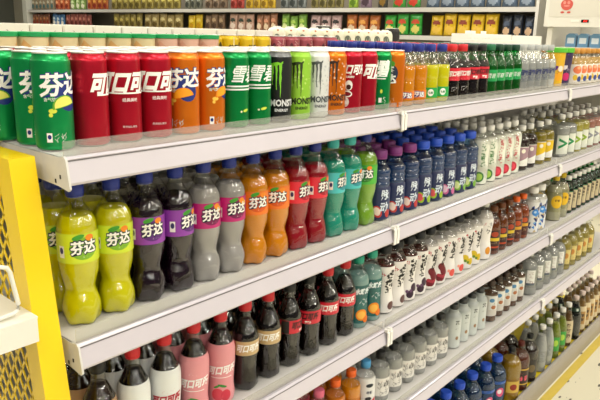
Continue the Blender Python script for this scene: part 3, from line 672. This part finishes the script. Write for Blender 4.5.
def mosaic():
    rnd = random.Random(5); art = []
    for _ in range(26):
        cx, cz, a, s = rnd.uniform(-.034, .034), rnd.uniform(.008, .125), rnd.uniform(0, 3), rnd.uniform(.008, .015)
        art.append(Pg([(cx+s*math.cos(a+q*2*PI/3)*rnd.uniform(.6, 1.1), cz+s*math.sin(a+q*2*PI/3)*rnd.uniform(.6, 1.1)) for q in range(3)], rnd.choice(['#1c3f9a', '#23306a', '#3f86d0', '#15204a', '#7ab2e0', '#c8b48a']), rnd.randint(0, 2)))
    art.append(El(.002, .088, .015, .014, '#3f8ad8', 3)); art.append(El(.000, .090, .006, .005, '#bcd8f0', 4))
    return bottle_kind('milk_drink_bottle', MO, liquid('milk', '#e6e4de', .1), CAPW, (.004, .130, SWC('#e4e4e2', 'mosaic_white')), art, fill=.14, cap_r=.022, cap_h=.022)
MOS = mosaic()
for i in range(2): column(MOS, 2.075+.075*i, 3, 2, 'white milk drink bottle with blue shard pattern', 2, rot=-.7)
YC = bottle_kind('soda_water_bottle', [(z*1.12, r*1.15) for z, r in TP], liquid('lemon_water', '#e2deba', .8, .05, .7), CAPY, (.04, .128, clear_mat('film_y', '#f2f2e6', .08, .1)), [El(0, .086, .026, .029, '#e6b81c', 0, 26), T('柠檬', .022, 0, .092, '#7a5a10', .03), Sc(180, 0, .072, .024, .008, '#8a6a1a', 7)], fill=.150)
for i in range(2): column(YC, 2.33+.083*i, 3, 2, 'pale soda water bottle with yellow round label', 2, rot=-.8)
GC = bottle_kind('tea_bottle', [(z*.96, r*.95) for z, r in TP], liquid('black_tea', '#2a1608', .2), CAPW, (.012, .105, SWC('#1e1a10', 'dark_olive')), [Rc(-.017, .017, .016, .100, '#cfc09a', 0), Tstack('乌龙茶', .013, 0, .086, '#3a2a18', .04, gap=1.3), Rc(-.017, .017, .10, .105, '#1d6a3c', 1)], fill=.128, shell=PET_GREEN)
for i in range(9): column(GC, 2.495+.066*i, 3, 2, 'dark tea bottle with cream strip label', 9, rot=-.8)

# ================================================================== fourth shelf
S4 = [(z*.9, r) for z, r in [(0, .026), (.003, .0300), (.05, .0305), (.085, .0295), (.105, .0295), (.122, .0265), (.136, .0185), (.144, .0150), (.150, .0148)]]
def small4(liq, cap, lc, art, z0=.02, z1=.085, **k): return bottle_kind(k.pop('name', 'juice_bottle'), S4, liq, cap, (z0*.9, z1*.9, lc), art, fill=.109, **k)
P1 = small4(liquid('pink_juice', '#d05a6a', .3), CAPPK, SWC('#d8707c', 'pink4'), [El(0, .05, .014, .014, '#f0c0c4')])
P2 = small4(liquid('orange_juice', '#e8821a', .3), CAPO, SWC('#c8401c', 'red_orange'), [El(0, .055, .016, .014, '#f0a03a'), Sc(200, 0, .034, .03, .01, '#f2e0c0', 8)])
P3 = small4(L_OR, CAPO, clear_mat('film_o', '#f8e0b0', .08, .1), [El(0, .05, .012, .012, '#f7c04a')])
P4 = small4(liquid('milk2', '#e2e0dc', .1), CAPSKY, SWC('#e2e2e0', 'milk4'), [El(0, .086, .012, .006, '#222a34'), T('牛奶', .020, 0, .064, '#1c2a4a', .05), Pg([(-.02, .03), (.024, .045), (.024, .034), (-.02, .012)], '#c8283a', 0), El(-.004, .045, .010, .006, '#1c2028', 1)], z0=.004, z1=.118)
column(P1, .715, 4, 2, 'pink juice bottle with pink cap', 1); column(P2, .786, 4, 2, 'red orange juice bottle with orange cap', 1); column(P3, .857, 4, 2, 'clear orange soda bottle with orange cap', 1); column(P4, .928, 4, 2, 'white milk bottle with sky blue cap', 1, rot=-.4)
for k_ in range(1): pass
P5 = small4(L_CLEAR, CAPK, SWC('#e9e6df', 'paper_white'), [Sc(210, 0, .054, .042, .028, '#3a3632', 34, 1, .1), Sc(211, 0, .031, .042, .014, '#4a4642', 22, 1, .14), Sc(212, .002, .067, .034, .008, '#b4544a', 8, 1)], z0=.022, z1=.086, name='spirit_water_bottle')
for i in range(6): column(P5, 1.003+.0722*i, 4, 3, 'black-capped bottle with paper label', 6, rot=-.3-.03*i)
FB = [(z*.9, r) for z, r in [(0, .026), (.003, .0285), (.12, .0285), (.132, .026), (.142, .0185), (.150, .0165), (.156, .016)]]
P6 = bottle_kind('herbal_water_bottle', FB, None, mat('cap_charcoal', '#3a3c3c', rough=.4), (.004, .111, SWC('#ccd2ce', 'frost_grey')), [Tstack('茶', .017, .004, .098, '#2c302e', .04), Sc(220, .004, .078, .014, .01, '#3c403e', 7), El(.006, .040, .006, .007, '#9a7a5a', 1)], opaque=mat('frosted_plastic', '#c4cac6', rough=.3, trans=.25))
for i in range(4): column(P6, 1.458+.0676*i, 4, 3, 'frosted grey bottle with small black mark', 4, rot=-.6)
P7 = bottle_kind('coffee_bottle', FB, liquid('milk_coffee', '#6a4a34', .25), mat('cap_dark_brown', '#3a2a20', rough=.4), (.024, .106, SWC('#cfcac2', 'coffee_pale')), [Rc(-.018, .018, .05, .104, '#dcdcd6', 0), El(-.006, .088, .010, .008, '#4f86b0', 1), El(.002, .060, .010, .008, '#a8683e', 1), Sc(230, 0, .074, .024, .012, '#5a4a40', 9, 2)], fill=.112)
for i in range(5): column(P7, 1.755+.066*i, 4, 2, 'brown coffee bottle with pale blue-marked label', 5, rot=-.6)
CB = [(0, .034), (.003, .0395), (.10, .0395), (.128, .034), (.148, .0200), (.158, .0165), (.170, .016)]
P8 = bottle_kind('water_bottle', CB, L_CLEAR, CAPW, (.035, .115, clear_mat('film_w', '#eef0ee', .08, .1)), [Rc(-.018, .018, .045, .112, '#e6e6e0', 0), Sc(240, 0, .08, .024, .05, '#7a2f30', 12), Rc(-.018, .018, .045, .055, '#5a6470', 1)], fill=.142)
for i in range(5): column(P8, 2.128+.084*i, 4, 2, 'large clear water bottle with white label', 5, rot=-.8)
P9 = bottle_kind('juice_bottle', CB, liquid('pale_juice', '#b8a64e', .45), CAPW, (.02, .11, clear_mat('film_j', '#f2f0e0', .08, .1)), [Rc(-.024, .024, .03, .10, '#d8c47a', 0), El(0, .07, .014, .014, '#c8863a', 1), Sc(250, 0, .045, .034, .012, '#5a4a2a', 8)], fill=.142)
for i in range(5): column(P9, 2.548+.084*i, 4, 2, 'pale yellow juice bottle with tan label', 5, rot=-.8)

# ================================================================== bottom deck
BW = [(0, .036), (.004, .0425), (.04, .0435), (.09, .0420), (.13, .0435), (.158, .0380), (.180, .0225), (.190, .0175), (.202, .017)]
Q1 = bottle_kind('water_bottle', BW, liquid('blue_water', '#7fb2dc', .9, .03, .18), mat('cap_royal_blue', '#2350c8', rough=.35), (.045, .128, clear_mat('film_b', '#7fb0dc', .1, .1, haze=.15, hcol='#3f78b8')), [El(.004, .075, .018, .020, '#d0507a', 0), El(.0, .078, .010, .010, '#e8e0e4', 1), Rc(-.036, .036, .112, .124, '#2a58a8', 0), Sc(260, 0, .118, .05, .008, '#e8eef4', 10)], fill=.172, shell=PET_BLUE, cap_r=.0215, cap_h=.020)
for i, (x, y) in enumerate(((1.29, .108), (1.39, .103), (1.49, .097), (1.585, .091), (1.684, .087), (1.784, .079), (1.884, .0755))): column(Q1, x, 5, 2, 'large water bottle with royal blue cap', 7, rot=-.6, y0=y)
Q2 = bottle_kind('oil_bottle', [(z*1.06, r*1.05) for z, r in BW], liquid('golden_oil', '#a5801c', .6, .05), CAPK, (.03, .10, SWC('#8a6420', 'oil_gold')), [Rc(-.03, .03, .04, .09, '#c8a84a', 0), El(0, .065, .016, .014, '#8a2a1a', 1)], fill=.18)
column(Q2, 1.982, 5, 2, 'golden drink bottle with black cap', 1, rot=-.7, y0=.055)
Q3 = bottle_kind('tea_bottle', BW, liquid('dark_red_tea', '#5a2412', .35), mat('cap_dark_red', '#5a1c18', rough=.4), (.03, .11, SWC('#2a1612', 'tea_dark')), [T('冰红茶', .052, 0, .062, '#e0566a', .06, .1, .1, 1.3), Rc(-.04, .04, .100, .107, '#c8a03a', 0), Rc(-.04, .04, .033, .038, '#c8a03a', 0), Sc(270, 0, .085, .04, .012, '#c86a50', 8)], fill=.172)
column(Q3, 2.082, 5, 2, 'dark red tea bottle with pink lettering', 1, rot=-.7, y0=.055)
Q4 = bottle_kind('tea_bottle', BW, liquid('cola_dark', '#241610', .2), CAPK, (.03, .11, SWC('#26221e', 'charcoal5')), [El(0, .07, .018, .018, '#6a5a3a', 0)], fill=.172)
column(Q4, 2.180, 5, 2, 'charcoal labelled tea bottle', 1, rot=-.7, y0=.055)
BN = [(0, .027), (.003, .0310), (.08, .0315), (.12, .0300), (.150, .0240), (.180, .0165), (.196, .0145), (.206, .014)]
Q5 = bottle_kind('water_bottle', BN, L_CLEAR, CAPW, (.05, .105, clear_mat('film_c', '#eef0f0', .1, .1, haze=.05)), [Sc(280, 0, .08, .03, .03, '#b0b4b4', 8)], fill=.175)
for i in range(2): column(Q5, 2.30+.085*i, 5, 2, 'slim clear bottle with white cap', 2, rot=-.8, y0=.045)
Q6 = bottle_kind('tea_bottle', BN, liquid('olive_tea', '#7d8a2c', .5), CAPW, (.03, .12, clear_mat('film_g', '#e6eed0', .1, .1)), [Rc(-.02, .02, .04, .11, '#3f9a3c', 0), El(0, .08, .012, .016, '#a8cc4a', 1)], fill=.175)
for i in range(2): column(Q6, 2.475+.085*i, 5, 2, 'olive tea bottle with green label', 2, rot=-.8, y0=.045)
Q7 = bottle_kind('vinegar_bottle', BN, liquid('brown_drink', '#6a4c26', .4), CAPW, (.02, .135, SWC('#c4b48e', 'kraft')), [Tstack('酸梅汤', .022, 0, .112, '#4a3626', .05, gap=1.25)], fill=.175)
column(Q7, 2.645, 5, 2, 'brown bottle with tall kraft label', 1, rot=-.8, y0=.045)
Q8 = bottle_kind('tea_bottle', [(z*1.02, r*1.2) for z, r in BN], liquid('dark_herbal', '#10140c', .1), mat('cap_pale_pink', '#dcc8c0', rough=.4), (.15, .17, SWC('#16301e', 'forest')), [T('茶', .014, 0, .160, '#c8d0c0', .05)], fill=.19)
column(Q8, 2.75, 5, 2, 'near black bottle with pale pink cap', 1, rot=-.8, y0=.045)
Q9 = bottle_kind('tea_bottle', BN, liquid('tan_drink', '#8a6a3a', .3), mat('cap_pale_pink', '#dcc8c0'), (.02, .145, SWC('#cbb992', 'kraft_pale')), [Rc(-.016, .016, .05, .12, '#a8824a', 0), Tstack('凉茶', .018, 0, .10, '#4a3626', .05, gap=1.3)], fill=.175)
for i in range(6): column(Q9, 2.85+.07*i, 5, 2, 'tan drink bottle with pale kraft label', 6, rot=-.8, y0=.045)

# ================================================================== yellow mesh rack end with a white tray
YF = mat('yellow_enamel', '#f0cc00', rough=.35, coat=.2, vary=.03, bscale=10)
rk = new_obj('mesh_rack', None); tag(rk, 'bright yellow steel rack end with diamond mesh, leaning post and flat top rail', 'rack')
def yl(z): return .06 - .14*(1.377-z)
b = MB(); b.prism([(yl(0), 0), (yl(1.377), 1.377), (yl(1.377)+.040, 1.377), (yl(0)+.040, 0)], 'x', -.052, -.0125, YF); new_obj('front_post', b.mesh('front_post'), rk)
b = MB(); b.prism([(.50, 0), (.50, 1.377), (.54, 1.377), (.54, 0)], 'x', -.052, -.0125, YF); new_obj('rear_post', b.mesh('rear_post'), rk)
b = MB(); b.box(-.052, -.0125, .1005, .4995, 1.338, 1.377, YF); new_obj('top_rail', b.mesh('top_rail'), rk)
b = MB(); b.prism([(yl(0)+.0405, .02), (yl(1.33)+.0405, 1.337), (yl(1.33)+.062, 1.337), (yl(0)+.062, .02)], 'x', -.040, -.036, YF)
b.box(-.040, -.036, .122, .4995, 1.318, 1.3375, YF); new_obj('mesh_border', b.mesh('mesh_border'), rk)
b = MB(); zz = .0
W_, H_ = .026, .040                              # expanded-metal diamonds
def bar(p, q, t=.0022):
    (y1, z1), (y2, z2) = p, q; L = math.hypot(y2-y1, z2-z1); ny, nz = -(z2-z1)/L*t, (y2-y1)/L*t
    b.prism([(y1-ny, z1-nz), (y2-ny, z2-nz), (y2+ny, z2+nz), (y1+ny, z1+nz)], 'x', -.0392, -.0372, YF)
i = 0
z = .02
while z < 1.33:
    lo = yl(z)+.055; y = -.1 + (W_/2 if i % 2 else 0)
    while y < .50:
        for s in (-1, 1):
            if y > lo and y < .5: bar((y, z), (min(.5, y+s*W_/2), min(1.335, z+H_/2)))
        y += W_
    z += H_/2; i += 1
new_obj('diamond_mesh', b.mesh('diamond_mesh'), rk)

tr = new_obj('wire_tray', None); tag(tr, 'white steel tray with bent wire guard hung on the yellow rack', 'tray')
TW = mat('white_enamel', '#e4e2d8', rough=.35, coat=.2, vary=.03)
b = MB(); b.box(-.56, -.0522, .010, .26, 1.146, 1.149, TW); new_obj('tray_top', b.mesh('tray_top'), tr)
b = MB(); b.box(-.56, -.054, .0085, .010, 1.110, 1.149, TW); b.box(-.0555, -.054, .010, .26, 1.110, 1.146, TW); b.box(-.56, -.5585, .010, .26, 1.110, 1.146, TW); new_obj('tray_skirt', b.mesh('tray_skirt'), tr)
b = MB(); yy = .03
pts = [(-.50, yy, 1.155), (-.50, yy, 1.215), (-.494, yy, 1.225), (-.484, yy, 1.23), (-.090, yy, 1.231), (-.082, yy, 1.228), (-.078, yy, 1.220), (-.070, yy, 1.168), (-.071, yy, 1.160), (-.078, yy, 1.156), (-.11, yy, 1.1535), (-.5, yy, 1.1535)]
b.tube(pts, .0033, TW, 10); new_obj('wire_guard', b.mesh('wire_guard'), tr)

# ================================================================== snack shelving at the far wall
FS = mat('far_shelf_grey', '#cfccc4', rough=.4, vary=.04)
sr = new_obj('snack_shelving', None); tag(sr, 'long pale steel snack shelving along the far wall', 'shelving')
b = MB(); b.box(6.5, 6.52, 1.70, 11.9, .1, 2.3, mat('far_back_panel', '#8a8272', rough=.7, vary=.08, bscale=6)); new_obj('back_panel', b.mesh('back_panel'), sr)
for z in (1.275, 1.565, 1.865):
    b = MB(); b.box(6.02, 6.5, 1.70, 11.9, z-.03, z, FS); new_obj('shelf_board', b.mesh('shelf_board'), sr)
    b = MB(); b.box(6.0, 6.02, 1.70, 11.9, z-.045, z+.002, mat('far_rail', '#c9c6bf', rough=.3, vary=.06, bscale=8)); new_obj('price_rail', b.mesh('price_rail'), sr)
b = MB(); b.box(5.98, 6.52, 11.9, 12.06, 0, 2.3, mat('shelf_end_white', '#cdcdc2', rough=.5)); new_obj('end_upright', b.mesh('end_upright'), sr)
b = MB(); b.box(6.0, 6.5, 1.67, 1.70, 0, 2.3, FS); new_obj('end_upright', b.mesh('end_upright'), sr)

def bag_mesh(w, h, d, c, emb=None, pic=None, stripe=None, crimp=None):
    b = MB(); nx, nz = 11, 15; base = mat('bag_' + c[1:], c, rough=.3, metal=.15, coat=.3, bump=.9, bscale=28, vary=.12)
    def P(i, j, s):
        u, v = i/nx*2-1, j/nz*2-1
        t = max(0, 1-abs(u)**2.6)**.55 * max(0, 1-abs(v)**4)**.6
        wr = .0075*math.sin(u*7+v*4)*math.sin(v*9+u*3)
        ww = w/2*(.93+.07*abs(v)**4)*(1+.02*math.sin(v*17))
        return (u*ww, s*(d/2*t+wr*t), h/2*(v+1))
    for s in (-1, 1):
        for i in range(nx):
            for j in range(nz):
                u, v = (i+.5)/nx*2-1, (j+.5)/nz*2-1; m = base
                if s < 0:
                    if stripe and abs(v) > .80: m = ink(stripe)
                    if pic and ((u-.05)/.62)**2+((v+.45)/.36)**2 < 1: m = ink(pic)
                    if emb and (u/.62)**2+((v-.25)/.26)**2 < 1: m = ink(emb)
                q = [P(i, j, s), P(i+1, j, s), P(i+1, j+1, s), P(i, j+1, s)]
                b.add(q if s < 0 else q[::-1], [(0, 1, 2, 3)], m)
    me = b.mesh('snack_bag', 60)
    bm = bmesh.new(); bm.from_mesh(me); bmesh.ops.remove_doubles(bm, verts=bm.verts, dist=1e-5); bm.to_mesh(me); bm.free()
    return me
lower = [(11.86, 11.2, '#7d4a34', 5, '#c88a5a', '#8a3020', 'brown'), (11.1, 10.65, '#4a78a8', 3, '#c8d8e0', '#e8e0d0', 'blue'), (10.6, 9.75, '#94524a', 6, '#c88a78', '#5a2420', 'red brown'),
         (9.05, 8.25, '#8f7f3c', 5, '#cdbb6a', '#5a4a1c', 'olive gold'), (8.18, 7.2, '#9a8650', 5, '#d8c890', '#5f4c20', 'tan gold'), (7.08, 6.74, '#d2b012', 2, '#e8d060', '#b88a0c', 'bright yellow'),
         (6.69, 6.25, '#7c6248', 3, '#b49a78', '#4a3626', 'brown paper'), (6.17, 5.66, '#c09a86', 3, '#2f3a2a', '#e2cfc0', 'pale pink'), (5.62, 5.22, '#9a6a4c', 3, '#d89a7a', '#e8d0b0', 'copper'),
         (5.15, 4.70, '#6f9a38', 3, '#a8c85a', '#d8e0a0', 'leaf green'), (4.65, 4.14, '#b89a98', 3, '#2c2624', '#e2d4d0', 'mauve'), (4.07, 3.57, '#a85c24', 3, '#e0a04a', '#d8c0a0', 'orange brown'),
         (3.52, 3.00, '#2c9a34', 3, '#c8482a', '#d8cc6a', 'bright green'), (2.90, 2.10, '#d8b21c', 5, '#8a3a24', '#e0b848', 'crinkled yellow'), (2.07, 1.72, '#232a38', 3, '#48546a', '#c8a888', 'dark navy')]
upper = [(11.86, 11.0, '#8a7a60', 6, '#c8c0a8', '#4a6a6a', 'grey tan'), (10.95, 10.45, '#b05a34', 3, '#e0a070', '#7a2a1a', 'rust'), (10.4, 9.9, '#7a9a4a', 3, '#c8d8a0', '#e0e0c0', 'sage'),
         (9.85, 9.2, '#b8622c', 4, '#e0a04a', '#8a2a1c', 'burnt orange'), (9.1, 7.25, '#93843c', 11, '#d2c46a', '#5f5220', 'dull gold'), (7.15, 6.75, '#6f7060', 3, '#b8b8a8', '#3a3c34', 'stone grey'),
         (6.68, 6.2, '#86705a', 3, '#bca88a', '#4a3a2c', 'mushroom brown'), (6.14, 5.86, '#b8463c', 2, '#e08a7a', '#7a2018', 'brick red'), (5.83, 5.26, '#cda82a', 4, '#e8d27a', '#8a6a14', 'mustard'),
         (5.18, 4.72, '#747a78', 3, '#b8bcb8', '#3c4240', 'slate grey'), (4.65, 4.12, '#847a44', 4, '#b8ac74', '#4a4420', 'khaki'), (4.05, 3.90, '#9ab83a', 1, '#d8e08a', '#5a7a1c', 'lime'),
         (3.88, 3.70, '#8a7484', 1, '#d0bcc8', '#4a3844', 'lilac'), (3.62, 3.48, '#3a3a34', 1, '#e0c84a', '#8a6a2a', 'black'), (3.42, 3.04, '#3c9038', 2, '#d8d05a', '#c8402a', 'meadow green'),
         (2.98, 1.74, '#4a5a6c', 7, '#e0d8b8', '#8a96a4', 'steel blue')]
for z, rows, where in ((1.5655, lower, 'middle'), (1.8655, upper, 'upper')):
    for y1, y0, c, n, emb, pic, nm in rows:
        p = (y1-y0)/n; me = bag_mesh(min(p*.985, .25), random.Random(int(y1*100)).uniform(.215, .235), .062, c, emb, pic, None)
        proto = None
        for k in range(n):
            if proto is None: o = proto = new_obj('snack_bag', me)
            else: o = proto.copy(); COL.objects.link(o)
            tl = random.uniform(-.018, .018); o.location = (6.085, y1-p*(k+.5)+tl*.06, z+.002+.5*p*abs(tl)); o.rotation_euler = (random.uniform(-.08, .0), tl, -PI/2 + random.uniform(-.045, .045)); o.scale = (1, random.uniform(.8, 1.1), random.uniform(.96, 1.08))
            if n == 1: lab = f'{nm} snack bag on the {where} board of the far snack shelving'
            else: lab = f'{ORD[n-1-k]} {nm} snack bag from the cooler, {where} board of the far shelving'
            tag(o, lab, 'snack bag', f'{nm} snack bags on the {where} board')

# ================================================================== white open cooler beside the snacks
WC = mat('cooler_white', '#dcd8cc', rough=.35, coat=.2, vary=.02)
ck = new_obj('open_cooler', None); tag(ck, 'white open cooler with red emblem and red digital display, beside the snack shelving', 'cooler')
b = MB(); b.box(5.50, 5.54, 1.33, 1.376, 0, 1.668, WC); new_obj('front_post', b.mesh('front_post'), ck)
b = MB(); b.box(5.50, 5.54, -.66, -.62, 0, 1.668, WC); new_obj('front_post', b.mesh('front_post'), ck)
b = MB(); b.box(5.545, 6.3, 1.345, 1.376, 0, 2.15, WC); b.box(5.545, 6.3, -.66, -.63, 0, 2.15, WC); b.box(6.3, 6.33, -.66, 1.376, 0, 2.15, WC); new_obj('cabinet_body', b.mesh('cabinet_body'), ck)
b = MB(); b.prism([(5.46, 1.672), (5.545, 1.672), (5.545, 2.15), (5.47, 2.15), (5.46, 1.76)], 'y', -.68, 1.40, WC); new_obj('header', b.mesh('header'), ck)
hp = MB(); hp.box(5.4575, 5.4595, -.6, 1.365, 1.755, 2.12, mat('header_poster', '#d2cdbf', rough=.45)); hpo = new_obj('header_panel', hp.mesh('header_panel'), ck)
em = MB()
def ydisc(y, z, ry, rz, m, x=5.4565, th=.0012):
    em.prism([(y+ry*math.cos(2*PI*q/20), z+rz*math.sin(2*PI*q/20)*(1 if math.sin(2*PI*q/20) < 0 else .8)) for q in range(20)], 'x', x-th, x, m)
RDM = mat('emblem_red', '#c8564a', rough=.5); RD2 = mat('emblem_pale', '#dc8a7c', rough=.5)
ydisc(1.215, 1.862, .052, .052, RDM); ydisc(1.236, 1.876, .012, .016, RD2, 5.4552); ydisc(1.20, 1.876, .012, .016, RD2, 5.4552); ydisc(1.215, 1.848, .026, .008, RD2, 5.4552)
ydisc(1.247, 1.795, .016, .010, RDM); ydisc(1.192, 1.795, .016, .010, RDM)
new_obj('red_emblem', em.mesh('red_emblem'), hpo)
b = MB(); b.box(5.456, 5.4598, 1.015, 1.078, 1.709, 1.733, mat('display_black', '#1c1a1a', rough=.2)); dp = new_obj('display', b.mesh('display'), ck)
b = MB(); LED = mat('led_red', '#d02018', emit='#ff2a1c', estr=2.5)
def seg(y, z, w, h): b.box(5.4552, 5.4558, y-w/2, y+w/2, z-h/2, z+h/2, LED)
for yc in (1.052, 1.034):
    for s in (-1, 0, 1): seg(yc, 1.721+s*.007, .009, .002)
    for s in (-1, 1):
        for q in (-1, 1): seg(yc+s*.005, 1.721+q*.0035, .002, .0055)
new_obj('digits', b.mesh('digits'), dp)
b = MB(); b.box(5.457, 5.4598, 1.10, 1.165, 1.711, 1.731, mat('plate_pale', '#e6e2d6', rough=.4)); new_obj('name_plate', b.mesh('name_plate'), ck)
for z in (.5, .85, 1.18, 1.50):
    b = MB(); b.box(5.56, 6.298, -.625, 1.34, z-.02, z, WC); new_obj('cooler_shelf', b.mesh('cooler_shelf'), ck)
for i in range(9):
    y = 1.20-.105*i
    bb = MB(); bb.prism([(-.045, 0), (.045, 0), (.045, .10), (.02, .118), (-.02, .118), (-.045, .10)], 'y', -.04, .04, mat('pack_blue' if i % 4 < 3 else 'pack_pale', '#6f9cc0' if i % 4 < 3 else '#b8c4c8', rough=.4))
    bb.box(-.03, .03, -.0405, -.0402, .03, .08, mat('pack_print', '#dfe8ee', rough=.4))
    o = new_obj('milk_pack', bb.mesh('milk_pack')); o.location = (5.66, y, 1.5006); o.rotation_euler = (0, 0, -PI/2)
    tag(o, f'{ORD[i]} milk pack from the snack shelving, on the cooler shelf under the red display', 'carton', 'milk packs in the cooler')

# ================================================================== light: overhead rows, two more added for can streaks, and an even ambient fill
def area(name, x, y, z, sx, sy, power, col=(1, .965, .90)):
    l = bpy.data.lights.new(name, 'AREA'); l.shape = 'RECTANGLE'; l.size = sx; l.size_y = sy; l.energy = power; l.color = col
    o = bpy.data.objects.new(name, l); o.location = (x, y, z); COL.objects.link(o); return o
for y, p in ((-2.3, 28), (-.6, 21), (1.6, 34), (4.4, 26), (7.2, 22), (10.5, 22)):
    for x in (-1.2, 1.0, 3.2, 5.2): area('overhead_light', x, y, 3.1, 1.2, .5, p)
for y, p in ((-5.2, 18), (-8.4, 110)):  # unseen rows added to put highlight streaks on the cans
    for x in (-6.0, -3.2, -.4, 2.4, 5.2, 8.0): area('overhead_light', x, y, 3.1, 1.2, .5, p)
w = bpy.data.worlds.new('ambient_fill'); scene.world = w; w.use_nodes = True
bg = w.node_tree.nodes['Background']; bg.inputs[0].default_value = (1, .97, .93, 1); bg.inputs[1].default_value = .13  # uniform fill added to lift the shelves from the open sides

vs = scene.view_settings
vs.view_transform = 'Standard'; vs.look = 'None'; vs.gamma = 1; vs.use_curve_mapping = False; vs.exposure = 0.0
cy = scene.cycles if hasattr(scene, 'cycles') else None
if cy:
    cy.max_bounces = 14; cy.transparent_max_bounces = 40; cy.transmission_bounces = 8; cy.glossy_bounces = 5; cy.diffuse_bounces = 3
    cy.caustics_refractive = False; cy.caustics_reflective = False; cy.use_denoising = True; cy.sample_clamp_indirect = 6
